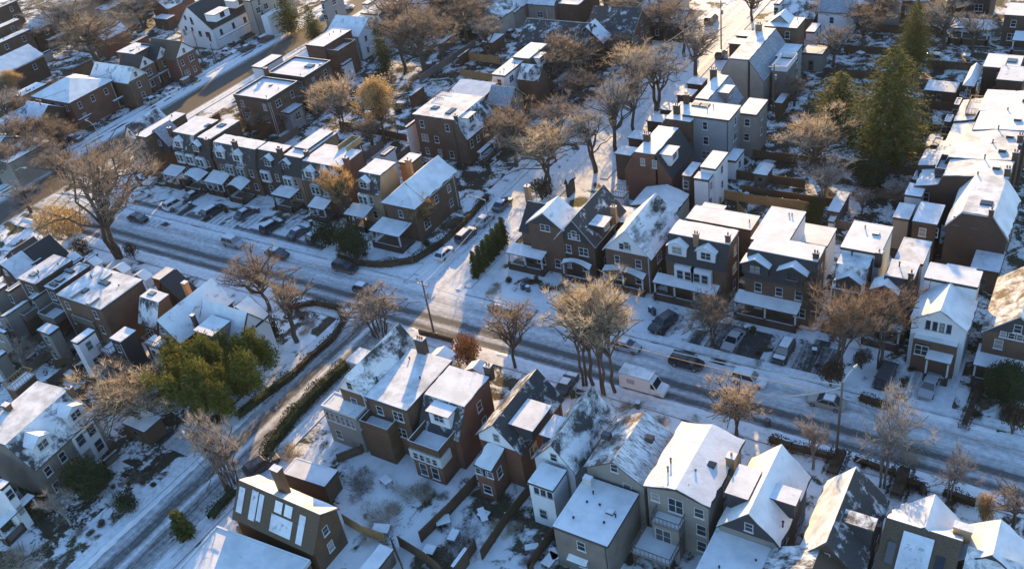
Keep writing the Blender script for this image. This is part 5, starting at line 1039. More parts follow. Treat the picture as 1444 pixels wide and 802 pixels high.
h.gab('y', (864, 653.3), (909.3, 582), 9.6, 3.8, 3.7, 7.2, ('melt', 'metal_slats'), win='fs', fascia='trim_dark', gm='siding_grey'); h.gab('y', (869, 668), (861, 655), 7.4, 2.6, 4.4, 5.4, ('snow', 'bare'), win='', attic=False)
h.flat((779, 742), (901, 697), 6.2, 'snow', wall='stone', win='f', rim=.1, wname='rear_block', dense=3.6); h.skylight((855, 614), 9.0, 1.0, .8); h.skylight((916, 618), 9.0, .9, .8)
for q in ((828, 709), (846, 713), (809, 731), (852, 738)): h.vent(q, 6.2, .25)
k = MB(); c = h.loc((830, 682), 6.3); k.box(c.x-.5, c.x+.5, c.y-.35, c.y+.35, 0, 1.1, 'trim_white', 'snow_clean', True); h.part('air_conditioner', k, None, (0, 0, 6.3)); c0 = h.rect((798, 786), (838, 776), 2.6)
k = MB(); k.poly([(c0[0], c0[2], 2.3), (c0[1], c0[2], 2.3), (c0[1], c0[2]+1.4, 2.9), (c0[0], c0[2]+1.4, 2.9)], 'snow'); k.poly([(c0[0], c0[2]+1.4, 2.86), (c0[1], c0[2]+1.4, 2.86), (c0[1], c0[2], 2.26), (c0[0], c0[2], 2.26)], 'trim_dark'); h.part('awning', k)
h = det('grey sided house with a clean low roof, two vents and two stacked rear balconies', (965, 655), 9.6, wall='siding_grey', group=GB)
h.gab('y', (951.8, 693.1), (1005.3, 600), 9.3, 3.75, 3.75, 8.3, ('snow', 'snow'), win='', attic=False, og=.4); p = h.last; c = (p[0]+p[1])/2
h.window('-y', c-2.5, p[2], 6.4, 1.0, 1.2); h.window('-y', c-.2, p[2], 5.6, 1.7, 2.1); h.window('-y', c+2.4, p[2], 6.1, 1.1, 1.4); h.window('-y', c+2.6, p[2], 3.4, 1.1, 1.6); h.window('-y', c+2.6, p[2], .8, 1.1, 1.6)
h.wins('+x', p[2]+1, p[3]-1, p[1]-.35, 7.6, 4.5); h.deck((918.6, 735), (972, 722), 4.9, 'siding_grey', 'wood_grey'); q = h.rect((918.6, 735), (972, 722), 4.9); h.window('-y', (q[0]+q[1])/2-.3, q[2]+.06, 2.2, 1.8, 2.0)
h.deck((891.3, 778), (965, 760), 2.3, None, 'wood_grey', open_=('+y',)); h.chim((1031.4, 642), 10, 1.8, .9, .9, 'brick_tan'); h.skylight((998, 655), 8.9, 1.7, .9); h.vent((981, 667), 9, .5); h.vent((970.5, 688), 8.8, .5); h.vent((946, 651), 9.2, .5); h.vent((942, 664), 9.2, .6)
h = det('house with a sunlit boxy left dormer, half shaded right dormer and rear flat roof', (1080, 675), 9.8, wall='siding_grey', group=GB)
h.gab('y', (1055.6, 727), (1102, 628), 9.8, 3.4, 3.3, 6.2, ('snow', 'snow'), win='fs', gm='siding_dark', fascia='trim_dark')
def shd(h, A, B, z, roof, wall, hh=2.0):
    x0, x1, y0, y1 = h.rect(A, B, z); k = MB(); k.box(x0+.15, x1-.15, y0+.15, y1-.15, z-hh, z-.01, wall); o = h.part('dormer', k); r = MB(); r.box(x0, x1, y0, y1, z, z+.18+jit(), 'trim_dark', roof, True); h.part('dormer_roof', r, o)
shd(h, (1021.5, 695.5), (1075, 665), 9.4, 'snow', 'siding_dark'); shd(h, (1080.5, 702), (1131.6, 693.5), 8.9, 'snow', 'siding_dark'); h.flat((977, 812), (1093, 771.5), 5.6, 'snow', wall='brick_brown', win='', wname='rear_block'); h.skylight((1042, 677), 9.2, .9, .9); h.vent((1104, 739), 7.6, .4); h.vent((1095, 656), 8.6, .4)
h = det('house with a sunlit tan left slope, dark framed roof glazing and a dark right dormer', (1187, 710), 9.8, wall='brick_dark', group=GB)
h.gab('y', (1163, 768), (1208.7, 658.6), 9.8, 2.9, 3.6, 6.2, ('snow_dirty', 'patchy_less'), win='fs', fascia='trim_dark'); shd(h, (1186, 736), (1238, 733), 9.35, 'patchy', 'siding_dark', 2.8)
h.extr('y', h.loc((1128, 812), 8).y-4, h.loc((1163, 768), 9).y, [(h.loc((1128, 800), 8).x-3.6, 5.6), (h.loc((1150, 790), 8.6).x, 8.4), (h.loc((1150, 790), 8.6).x+4.4, 5.6)], ('streaks_x', 'bare_brown'), None, rname='rear_roof', wname='rear_wall'); k = MB()
h = det('house with a big dark rear roof, square snow sheet and sunlit cross gable', (1305, 735), 9.2, wall='brick_dark', group=GB)
h.gab('x', (1249.5, 731.5), (1357.5, 764.5), 9.0, 6.2, 3.6, 4.6, ('bare_brown', 'snow'), zer=6.6, win='', attic=False, fascia='trim_dark'); p = h.last
h.gab('y', (1304, 746), (1319, 699), 9.3, 3.0, 3.0, 6.4, ('snow_thin', 'patchy_more'), win='', attic=False)
def on_slope(h, u0, u1, f0, f1, vc, wl, zr, ze, up, m, name, t=.05):
    "a sheet lying on the -y slope of an x ridge: f = 0 at the ridge, 1 at the eave"
    k = MB(); z = lambda f: zr-(zr-ze)*f+up; y = lambda f: vc-wl*f
    c = [(u0, y(f1), z(f1)), (u1, y(f1), z(f1)), (u1, y(f0), z(f0)), (u0, y(f0), z(f0))]
    k.poly([(a, b_, c_+t) for a, b_, c_ in c], m)
    for i in range(4): j = (i+1) % 4; k.poly([c[i], c[j], (*c[j][:2], c[j][2]+t), (*c[i][:2], c[i][2]+t)], m)
    return h.part(name, k)
vc = (p[2]+p[3])/2+1.3
WW = p[1]-p[0]; on_slope(h, p[0]+.24*WW, p[0]+.68*WW, .1, .9, p[2]+6.2, 6.2, 9.0, 4.6, .30, 'snow_thin', 'roof_snow_sheet')
for u in (p[0]+.07*WW, p[0]+.76*WW): on_slope(h, u, u+.12*WW, .28, .55, p[2]+6.2, 6.2, 9.0, 4.6, .32, 'glass', 'skylight')
h.chim((1359, 742), 9.4, 1.5, 1.6, .8, 'brick_buff', 0)
h = det('house with a bright triangular left slope and shaded right slope near the bottom right', (1405, 755), 9.2, wall='brick_dark', group=GB)
h.gab('y', (1400, 786), (1411, 733), 9.2, 3.3, 3.3, 6.6, ('snow', 'snow'), win='', attic=False); h.gab('x', (1364, 775), (1452, 797), 8.6, 4.6, 2.0, 5.0, ('patchy_more', 'snow'), win='', attic=False); h.vent((1413, 774), 8.2, .3)
h = det('house with only its snowy front roof showing at the right bottom corner', (1462, 775), 8, wall='siding_white', group=GB); h.flat((1440, 792), (1480, 752), 7, 'snow', win='')

# --- D: lower cross street
h = House('coach_house', 'dark shingled coach house with twin snowy skylights and a tall brown chimney stack', 'house', (395, 700), 7, wall='wood_brown')
h.gab('x', (337, 677.5), (452, 727.5), 7.2, 2.7, 2.7, 3.4, ('bare_brown', 'snow_dirty'), zer=5.4, win='s', fascia='trim_brown', og=.15); p = h.last; yr = p[2]+2.7
for u in (p[0]+6.0, p[0]+7.5): on_slope(h, u, u+1.1, .12, .4, yr, 2.7, 7.2, 3.4, .30, 'snow_clean', 'skylight', .1)
for u, w_, f0, f1 in ((p[0]+.3, .9, .15, .8), (p[0]+2.3, 1.0, .1, .85), (p[0]+3.5, .7, .12, .8), (p[0]+5.7, 3.2, .46, .9), (p[1]-2.6, .9, .2, .92)): on_slope(h, u, u+w_, f0, f1, yr, 2.7, 7.2, 3.4, .28, 'snow_thin', 'roof_snow_patch', .03)
h.chim((388.7, 660), 10.3, 4.6, 1.2, .8, 'wood_brown', 0)
h = House('garage', 'large flat roofed garage in blue shade with a white left edge, bottom left', 'garage', (330, 790), 3.2, wall='brick_brown', th=4); h.flat((240, 818), (438, 791), 3.2, 'snow', win='', rim=.25, fascia='trim_white')
h = House('garage', 'flat garage with a bright sun patch on its roof behind the coach house', 'garage', (440, 665), 3, wall='wood_brown', th=4); h.flat((399, 668), (477, 664), 3.0, 'snow', win='', rim=.12)
h = det('grey house with flat sunlit roof, two snowy dormers and porch deck, lower left', (53, 590), 9.4, th=6, wall='stone')
h.mans((53, 537), (7, 628), 9.4, '+x', 3.6, 3.2, 'patchy', 'snow_dirty', win='f', oh=.3); h.md((104, 574), 2.6, 1.7); h.md((52, 614.5), 2.6, 1.7); h.deck((60, 680), (117, 655), 1.6, 'stone', 'wood_grey', snow=None, hh=.8); h.chim((97, 546), 10.2, 1.0, .8, .6, 'brick_brown', 2); h.chim((8, 570), 10.4, 1.2, 1.0, .7, 'brick_brown', 0)
p = h.last; k = MB(); k.box(p[1]+2.0, p[1]+3.1, p[3]-4.5, p[3]-.8, 0, 5.6, 'siding_white', 'snow'); h.part('bay_window', k)
for v in (p[3]-3.6, p[3]-1.7): h.window('+x', v, p[1]+3.1, 3.6, 1.3, 1.7); h.window('+x', v, p[1]+3.1, .8, 1.3, 1.8)
h.deck((8, 548), (50, 528), 5.4, 'brick_brown', 'wood_new')
h = det('house corner with a shaded snowy porch roof at the lower left edge', (5, 690), 7, th=6, wall='siding_white'); h.flat((-45, 660), (2, 690), 7.4, 'snow', win='s'); h.porch((-12, 745), (50, 700), 3.0, '+x', 'snow', 3)

# --- W: dense left row, backs toward the camera
GW = 'dense left row with steep backs and small rear towers'
h = row('leftmost house of the dense left row with a bright slope cut by the photo edge', (25, 340), 8, GW, wall='brick_dark'); h.gab('y', (15, 355), (48, 334), 8.4, 3.4, 2.4, 6.2, ('snow', 'bare'), win='f')
h = row('house with a dark bare front slope and a long pale ridge line, far left', (45, 355), 8, GW, wall='brick_dark'); h.gab('y', (33, 354.5), (71, 332), 8.8, 2.2, 3.4, 5.8, ('snow', 'bare'), win='', fascia='trim_brown', attic=False); h.gab('y', (0, 374.5), (32.5, 355), 8.75, 2.2, 3.6, 5.8, ('snow', 'snow_thin'), win='f', fascia='trim_brown'); h.flat((23.6, 366), (58.8, 364.5), 7.2, 'snow', win='', wname='rear_block')
h = row('house with a bright flat roof stepped toward the back, far left dense row', (60, 375), 8.8, GW, wall='brick_dark'); h.flat((24.4, 393), (102, 367.4), 8.8, 'snow_thin', win='f'); h.dormer((104, 356), 8.6, '+y', 2.6, 1.6, 1.4, 'siding_white', ('snow', 'snow')); h.shed((0, 446), (43, 427), 5.6, 6.2, '-x', 'snow', 'siding_grey', win='f', wname='rear_wing'); h.vent((55, 385), 8.8); h.skylight((48, 388), 8.8, 1.3, 1.0); h.flat((40, 420), (66, 409), 7.0, 'snow', wall='siding_grey', win='f', wname='rear_wing'); h.flat((8, 410), (34, 398), 6.8, 'snow', wall='siding_grey', win='f', wname='rear_block')
h = row('house with a cluttered patchy roof and dark hatches in the dense left row', (95, 388), 8.6, GW, wall='brick_dark'); h.flat((62, 404), (127, 375), 8.5, 'patchy_more', win='f'); h.dormer((133, 362), 8.4, '+y', 2.6, 1.6, 1.4, 'siding_white', ('snow', 'snow')); h.skylight((85, 395), 8.5, 1.4, 1.1); h.skylight((98, 383), 8.5, 2, .8); h.skylight((76, 402), 8.5, 1.6, .7); h.deck((22.5, 446), (71, 429), 4.4, 'brick_dark', 'wood_grey', True); h.flat((52, 466), (84, 462), 6.2, 'snow', wall='siding_grey', win='f', wname='rear_wing')
h = row('house with the largest bright flat roof and one skylight in the dense left row', (140, 405), 9.2, GW, wall='brick_brown'); h.flat((137.5, 375), (142, 437), 9.2, 'snow_dirty', win='f', rim=.02); h.dormer((172, 371), 9.0, '+y', 2.8, 1.6, 1.4, 'siding_white', ('snow', 'snow')); h.dormer((202, 381), 9.0, '+y', 2.8, 1.6, 1.4, 'siding_white', ('snow', 'snow')); h.skylight((148, 400), 9.2, 2.0, 1.0); h.skylight((120, 411), 9.2, 1.0, 1.2); h.slab('raised_roof', (98, 418), (116, 408), 9.75, .5, 'siding_grey', 'snow'); h.slab('raised_roof', (120, 427), (140, 419), 9.65, .45, 'siding_grey', 'snow'); h.slab('raised_roof', (140, 393), (158, 385), 9.6, .4, 'siding_grey', 'snow')
h.deck((57, 448), (101, 441), 4.6, 'brick_dark', 'wood_grey', True); h.deck((105, 451), (146, 453), 5.0, 'brick_dark', 'wood_grey', True); h.flat((99.5, 481), (134, 466), 8.0, 'snow', wall='siding_white', win='s', wname='rear_tower', rim=.05)
h = row('house with a bright square roof and dark rear mansard, right of the largest roof', (218, 412), 9, GW, wall='brick_brown'); h.mans((196.7, 418.5), (239.4, 415.3), 9.0, '-y', 3.6, 2.0, 'patchy', 'snow', win='f'); h.skylight((215, 415), 9, 1.2, .9); h.flat((154, 477), (192, 466), 7.4, 'snow', wall='siding_dark', win='f', wname='rear_tower', rim=.05); h.deck((140, 494), (174, 486), 5.0, 'siding_dark', 'wood_grey'); h.gab('y', (225, 398), (250, 381), 9.2, 1.6, 3.2, 6.4, ('bare', 'bare'), win='', attic=False)
h = row('house with a frosted right slope, small lit dormer and orange chimney in the left row', (270, 425), 9.6, GW, wall='brick_dark'); h.gab('y', (220.4, 453), (300, 393.7), 9.9, 1.6, 3.4, 6.6, ('snow', 'patchy_more'), win='f', fascia='trim_brown', gm='siding_grey'); h.dormer((273, 432), 9.0, '+x', 2.4, 1.4, 2.4, 'siding_white', ('snow', 'snow'), win=False); h.chim((260, 398), 11, 2.6, .8, .7, 'terracotta', 0); h.chim((271, 444), 9.4, 1.4, .6, .5, 'brick_brown', 0); h.flat((203, 484), (239, 479), 5.8, 'patchy_more', wall='siding_white', win='f', wname='rear_tower'); h.deck((203, 484), (239, 479), 6.1, None, 'wood_grey', open_=('+y',))
h = row('end house of the left row with white side gable, lit ridge, blue rear dormer', (320, 440), 9.8, GW, wall='siding_white'); h.gab('x', (285.5, 424), (351, 442), 9.6, 3.2, 3.2, 5.4, ('snow', 'snow'), win='s', fascia='trim_dark'); h.gab('y', (338, 436), (347, 416), 9.4, 3, 3, 6.6, ('snow', 'snow'), win='', attic=False); h.dormer((288, 469), 8.6, '-y', 3.4, 1.8, 3.4, 'siding_grey', ('snow',), kind='flat', frame='trim_dark'); h.deck((237, 501), (259, 488), 4.0, 'siding_grey', 'trim_white')
shed_('snow topped kayak rack shelter in the shaded left back gardens', (25, 508), (50, 498), 2.0, wall='wood_grey')
shed_('small grey cabin with a snowy roof at the left edge', (-14, 505), (9, 496), 4.4, wall='siding_grey', name='annex', cat='annex')
shed_('snow roofed garage under the round beige tree, left', (172, 596), (228, 588), 2.7, wall='wood_brown', name='garage', cat='garage')
shed_('little grey bin store beside the porch deck house', (147, 650), (163, 634), 1.3, wall='wood_grey', name='bin_store', cat='bin store')
shed_('low square shed with snow in the bottom middle garden', (640, 800), (655, 772), 2.4, wall='wood_brown')
shed_('planter box shed with a snow cap in the middle back garden', (672, 726), (692, 722), .7, wall='brick_brown', name='planter_box', cat='planter'); shed_('snowy covered patio shelter behind the coach house', (497, 815), (555, 775), 2.2, wall='wood_grey', name='patio_shelter', cat='shelter')

h = row('narrow house with a small stepped snow roof behind the giant twin trunk tree', (130, 362), 8, GW, wall='brick_dark'); h.flat((112, 369), (138, 358), 7.4, 'snow', win=''); h.flat((96, 374), (118, 364), 7.9, 'snow_thin', wall='siding_grey', win='')
h = row('thin shaded house filling the gap left of the dark rear mansard, left row', (190, 430), 7, GW, wall='brick_dark'); h.flat((160, 446), (196, 424), 6.4, 'patchy_more', win='f'); h.flat((180, 412), (200, 401), 7.6, 'snow', win='')
h = row('low house front with a snowy porch roof between the lit dormer and orange chimney', (235, 392), 5, GW, wall='brick_brown'); h.flat((214, 392), (246, 380), 4.4, 'snow', win='')
h = row('far left house with a blue shaded stepped roof against the photo edge', (5, 420), 7, GW, wall='siding_grey'); h.flat((-24, 412), (10, 402), 7.2, 'snow', win='f'); h.flat((-30, 452), (6, 470), 5.2, 'snow', wall='siding_grey', win='f', wname='rear_wing')
# ------------------------------------------------------------------ driveways
for a, b in (((925, 490), (945, 440)), ((975, 505), (985, 465))): drive(a, b, 2.8)
for i, (a, b) in enumerate(((985, 1066), (1088, 1098), (1112, 1170))):
    xa, xb = gp((a, 500 + (a-985)*.2)).x, gp((b, 500+(b-985)*.2)).x; sheet('forecourt', xa, xb, 94.05, 99.8, .058+.0005*i, 'forecourt')
drive((1030, 518), (1042, 460), 4.2); drive((1100, 532), (1108, 480), 3.4); drive((1140, 545), (1160, 480), 3.0); drive((1240, 570), (1255, 510), 2.8); drive((1300, 590), (1330, 500), 5.5, 'drive_snow'); drive((1410, 610), (1420, 555), 1.6, 'drive_wet')
for x in (196, 232, 248, 290, 306, 330, 352, 388, 405, 450): drive((x-6, 322 if x > 230 else 305), (x+14, 285+max(0, (x-240))*.16), 2.6, 'drive_wet' if x in (248, 290, 388) else 'drive_snow')
drive((795, 560), (806, 528), 3.0); drive((368, 672), (392, 640), 3.2, 'drive_snow')
sheet('driveway', -100, -90.4, 48.5, 51.5, .03, 'drive_wet'); sheet('driveway', -101, -90.4, 38.6, 40.4, .031, 'drive_wet')
sheet('parking_pad', -163, -108, 93.9, 95.6, .034, 'road_main')

# ------------------------------------------------------------------ vehicles
car('white and grey suv standing alone on the shaded street, upper left', (331, 346), 'suv', 'silver', 0, 1)
car('dark low car parked on the shaded street right of the lone grey suv', (392, 361), 'sedan', 'black', 0, 1)
car('black suv parked at the kerb before the curved corner hedge', (488, 381), 'suv', 'black', 0)
car('dark car parked at the kerb near the foot of the giant twin trunk tree', (196, 311), 'sedan', 'black', 0, 0)
car('white wagon on the parking pad at the left end of the upper terrace', (248, 291), 'suv', 'white', 80, 1)
car('black suv on the pad with snow on its roof, upper terrace', (303, 301), 'suv', 'black', 80, 1)
car('grey low car on the pad right of the snow roofed black suv, upper terrace', (348, 304), 'sedan', 'darkgrey', 80, 2)
car('snow dusted white car farthest left before the upper terrace', (199, 280), 'sedan', 'white', 70, 2)
car('black car nose out on the pad below the fifth porch, upper terrace', (385, 323), 'suv', 'black', 80, 2)
car('car buried under snow on the small pad before the golden tree', (423, 331), 'sedan', 'darkgrey', 80, 2)
car('black suv beside the snow buried car, upper terrace', (450, 336), 'suv', 'black', 80, 2)
car('dark car deep in the pad shade left of the second terrace porch', (275, 279), 'sedan', 'black', 80, 2)
car('white hatchback first in the row along the curved hedge street', (628, 361), 'hatch', 'white', 88)
car('dark grey suv second in the row along the curved hedge street', (658, 336), 'suv', 'darkgrey', 88, 2)
car('silver car third in the row, under the street lamp by the hedge', (684, 314), 'sedan', 'silver', 88, 1)
car('dark car last in the row beside the tall hedge end', (709, 292), 'sedan', 'darkgrey', 88, 1)
car('small dark car half hidden behind the grey shrub on the main street', (515, 412), 'hatch', 'darkgrey', 0, 1)
car('silver hatchback parked under the tall tan trees on the main street', (884, 492), 'hatch', 'silver', 0, 1)
car('black suv parked between the painted bay marks on the main street', (968, 515), 'suv', 'black', 0)
car('white suv parked ahead of the black suv on the main street', (1056, 539), 'suv', 'white', 0, 1)
car('beige car with a snow covered roof by the lamp pole on the main street', (1165, 571), 'sedan', 'beige', 180, 1)
car('black suv on the driveway beside the long white porch', (935, 460), 'suv', 'black', 250)
car('silver grey car with a dark sunroof on the paved front yard', (1034, 484), 'sedan', 'silver', 265)
car('dark car with a thick white snow roof beside the round snowy bed', (1105, 501), 'suv', 'black', 268, 2)
car('black car with two pale roof rails in the rusty tree shade', (1247, 536), 'suv', 'black', 268)
car('silver car on the snowy double driveway of the white gabled house', (1310, 549), 'sedan', 'silver', 265)
car('dark car under snow in front of the dark shingled house by the street', (800, 546), 'sedan', 'black', 92, 2)
car('dark suv squeezed beside the coach house chimney', (371, 660), 'suv', 'black', 70)
car('white car on the sidewalk pad before the twin gable brick semi', (243, 131), 'sedan', 'white', 85, 1)
car('snowed over car at the front of the hipped brick house', (217, 144), 'sedan', 'silver', 85, 2)
car('dark suv between snow banks by the red brick gabled house', (267, 118), 'suv', 'black', 85, 1)
car('white car at the foot of the blank white gable wall', (322, 76), 'sedan', 'white', 20, 1)
car('dark car near the porch of the big white house', (350, 71), 'sedan', 'black', 80, 1)
car('dark car with snow patches by the tan wall, top left', (376, 58), 'suv', 'darkgrey', 80, 1)
car('white car in the shaded lot at the top, left of the white houses', (489, 13), 'sedan', 'white', 20, 2)
car('low snowy car at the left of the shaded top lot', (466, 18), 'sedan', 'grey', 20, 2)
car('snow capped dark car near the pole on the avenue side street', (89, 200), 'suv', 'black', 10, 2)
car('second snow capped car by the avenue side street pole', (106, 199), 'sedan', 'darkgrey', 10, 2)
car('dark suv parked under the thicket beside the lane', (832, 121), 'suv', 'black', 10)
car('white topped car right of the dark suv under the lane thicket', (858, 113), 'sedan', 'silver', 10, 2)
car('snow covered car at the porch of the boxy dormer house', (758, 147), 'sedan', 'grey', 30, 2)
car('frosted car beneath the dark suv near the lane', (838, 135), 'sedan', 'darkgrey', 10, 2)
car('snow buried car among the trees by the far lane', (960, 49), 'suv', 'grey', 20, 2)
car('small dark car at the far end of the lane before the lit house', (1017, 80), 'hatch', 'darkgrey', 90, 1)
car('dark van on the lane at the top of the view', (1003, 32), 'van', 'black', 90, 1)
car('blue snowy car beside the dark roofed house driveway', (722, 50), 'sedan', 'blue', 60, 2)
car('white snow covered car next to the blue snowy car', (735, 51), 'sedan', 'white', 60, 2)
car('lone snow roofed car in the shaded yard beyond the big conifer', (1321, 87), 'suv', 'white', 0, 2)
car('snow hooded car beside the gravel fence, upper middle', (609, 97), 'sedan', 'darkgrey', 30, 2)
delivery_truck('white box delivery truck driving on the main street', (909, 549), 0)

# ------------------------------------------------------------------ trees
T = plant
T('bare_tree', 'tree', 'big_old', 'giant bare tree with two leaning trunks, left of centre by the shaded street', (168, 364), 205, 190, rz=2.6)
T('bare_tree', 'tree', 'spindly', 'thin leaning bare tree beside the small snowy corner garden', (419, 482), 385, 80)
T('bare_tree', 'tree', 'street_a', 'bare tree behind the white side gable at the street edge', (380, 437), 350, 95)
T('bare_tree', 'tree', 'fan', 'fan shaped grey shrub tree on the corner of the cross street', (536, 472), 403, 90)
T('bare_tree', 'tree', 'street_a', 'bare tree at the kerb behind the flat roofed semi chimney', (727, 519), 415, 80)
for b, y, w, k, t in (((825, 545), 402, 125, 'tall_tan', 'leftmost of the four tall tan trees leaning over the main street'), ((837, 543), 398, 115, 'tall_tan2', 'second tall tan tree from the left over the main street'), ((852, 556), 396, 120, 'tall_tan', 'thick stemmed third tan tree behind the delivery truck'), ((868, 554), 405, 110, 'tall_tan2', 'rightmost of the four tall tan trees beside the delivery truck')): T('bare_tree', 'tree', k, t, b, y, w)
T('bare_tree', 'tree', 'round_brown', 'brown twiggy tree in the paved yard before the long porch', (1005, 487), 410, 85)
T('rusty_tree', 'tree', 'rust', 'big rust brown tree with an ivy clad trunk hiding the arched porches', (1183, 533), 388, 130)
T('rusty_tree', 'tree', 'rust', 'second rust brown tree close to the dark mansard semi porch', (1240, 520), 402, 105)
T('ivy_column', 'climbing plant', 'rust', 'tall reddish ivy on the side wall between the two mansard semis', (1142, 462), 372, 42)
T('bare_tree', 'tree', 'round_tan', 'small tan tree on the near verge beside the white suv', (1038, 617), 535, 85)
T('small_tree', 'tree', 'small', 'little pale tree in the near front garden left of the lamp pole', (1146, 661), 585, 50)
T('bare_tree', 'tree', 'pale', 'wide pale bare tree on the near verge right of the lamp pole', (1244, 686), 555, 115)
T('small_tree', 'tree', 'pale', 'small spreading pale tree at the near kerb, far right', (1338, 703), 640, 75)
T('bare_tree', 'tree', 'street_b', 'dark bare tree cut by the right edge at the near kerb', (1428, 742), 680, 80)
T('bare_tree', 'tree', 'fan', 'fan of grey stems at the cross street kerb near the coach house', (330, 688), 588, 85)
T('bare_tree', 'tree', 'round_tan', 'round beige tree over the snowy garage on the left', (203, 612), 522, 145)
T('bare_tree', 'tree', 'round_brown', 'huge grey brown tree in the gardens at the top left', (142, 98), 14, 120); T('bare_tree', 'tree', 'round_brown', 'dim brown tree behind the huge grey brown tree', (205, 40), -15, 95)
T('rusty_tree', 'tree', 'gold', 'small orange brown tree beside the long blue roof, far left', (30, 132), 92, 38)
T('golden_tree', 'tree', 'gold', 'golden leaved tree in full sun behind the brick walk up', (543, 198), 93, 78)
T('bare_tree', 'tree', 'round_tan', 'round tan tree left of the golden leaved tree', (487, 188), 100, 72); T('bare_tree', 'tree', 'round_tan', 'low tan bush tree against the brick walk up wall', (372, 186), 150, 50)
for b, y, w, k, t in (((600, 105), 0, 110, 'round_brown', 'massive brown tree rising above the back fences, top middle'), ((572, 100), 10, 80, 'street_a', 'grey brown tree left of the massive brown one'), ((660, 60), -15, 90, 'round_brown', 'tree at the top edge above the sunlit shed'),
  ((772, 258), 170, 115, 'round_tan', 'broad tan tree by the lane mouth behind the small cross gable house'), ((728, 235), 142, 90, 'round_brown', 'dark tree between the brick mansard house and the lane'), ((841, 243), 150, 85, 'street_a', 'tall stemmed tree in the lane sun patch'), ((868, 213), 115, 85, 'street_b', 'second tall stemmed tree along the lane verge'), ((893, 184), 88, 80, 'street_a', 'lane tree with a pale forked trunk'), ((927, 156), 58, 100, 'street_a', 'thick lane tree before the chimney row'), ((981, 107), 30, 85, 'street_b', 'slim lane tree at the far bend'),
  ((800, 118), 45, 110, 'round_brown', 'brown tree over the wide dark roofed house'), ((893, 125), 55, 85, 'round_tan', 'golden brown tree by the blue garage near the lane'), ((940, 60), -10, 100, 'round_brown', 'hazy brown tree at the top beside the lane'), ((700, 30), -20, 80, 'street_a', 'thin tree at the top edge left of the dark roof'), ((830, 10), -40, 90, 'round_brown', 'tree cut by the top edge behind the dark slate house'),
  ((1146, 243), 155, 105, 'round_tan', 'dense round tan tree in the gardens behind the lane row'), ((1160, 283), 215, 80, 'pale', 'pale branching tree above the snowy shed'), ((1175, 95), 40, 70, 'street_b', 'grey tree before the slate roofed top right house'), ((1215, 70), 5, 80, 'street_a', 'grey bare tree left of the dim conifer'), ((1330, 70), 0, 80, 'street_b', 'dark bare tree in front of the shared snowy porch'), ((1372, 75), 15, 60, 'street_a', 'bare tree by the top right brick fronts'), ((1060, 30), -30, 70, 'street_a', 'bare tree at the top edge above the lane row'),
  ((44, 300), 255, 75, 'street_b', 'bare tree on the avenue corner beside the left street lamp'), ((100, 262), 205, 70, 'street_a', 'sunlit bare tree along the avenue verge'), ((200, 262), 200, 70, 'street_a', 'bare tree before the end house of the upper terrace'), ((60, 240), 185, 80, 'round_brown', 'shaded brown tree across the avenue'), ((28, 225), 165, 70, 'street_a', 'dark bare tree by the side street on the left edge'), ((95, 215), 170, 60, 'round_brown', 'low brown tree near the side street pole')):
    T('bare_tree', 'tree', k, t, b, y, w)
T('golden_tree', 'tree', 'orange', 'orange twigged tree in front of the buff end of the upper terrace', (495, 318), 228, 70); T('golden_tree', 'tree', 'orange', 'smaller orange tree against the hipped corner house porch wall', (604, 330), 272, 48); T('bare_tree', 'tree', 'small', 'slight bare tree in the lower left front garden', (100, 740), 690, 50)
T('conifer', 'conifer', 'spruce_big', 'huge dark green conifer towering over the gardens, upper right', (1246, 232), 64, 134); T('conifer', 'conifer', 'spruce', 'smaller conifer left of the huge dark one', (1180, 182), 102, 86); T('conifer', 'conifer', 'spruce_big', 'dim conifer behind the huge one at the top right', (1283, 108), 0, 66)
T('pine', 'conifer', 'pine', 'broad yellow green pine at the left corner of the cross street', (290, 580), 482, 105); T('pine', 'conifer', 'pine', 'second yellow green pine nearest the corner garden', (352, 558), 474, 100); T('pine', 'conifer', 'pine', 'low green pine filling behind the two bright pines', (318, 592), 520, 85)
T('conifer', 'conifer', 'spruce', 'dark fir left of the golden tree, near the top', (545, 103), 32, 36); T('conifer', 'conifer', 'spruce', 'dark fir by the shaded lot at the top', (412, 47), -10, 46); T('conifer', 'conifer', 'spruce', 'brownish fir beside the lit avenue corner', (446, 60), 8, 36); T('conifer', 'conifer', 'spruce', 'dark fir at the top edge left of the sunlit flat garage', (655, 52), -5, 40)
T('cypress', 'conifer', 'cypress', 'small pointed cypress standing at the cross street kerb', (263, 757), 722, 24)
for i, b in enumerate(((672, 392), (679, 384), (686, 376), (693, 368), (700, 360), (706, 352), (712, 344))): T('cedar', 'conifer', 'cypress', 'dark upright cedar in the tight row by the corner house', b, b[1]-36, 12, group='cedar row at the corner house')
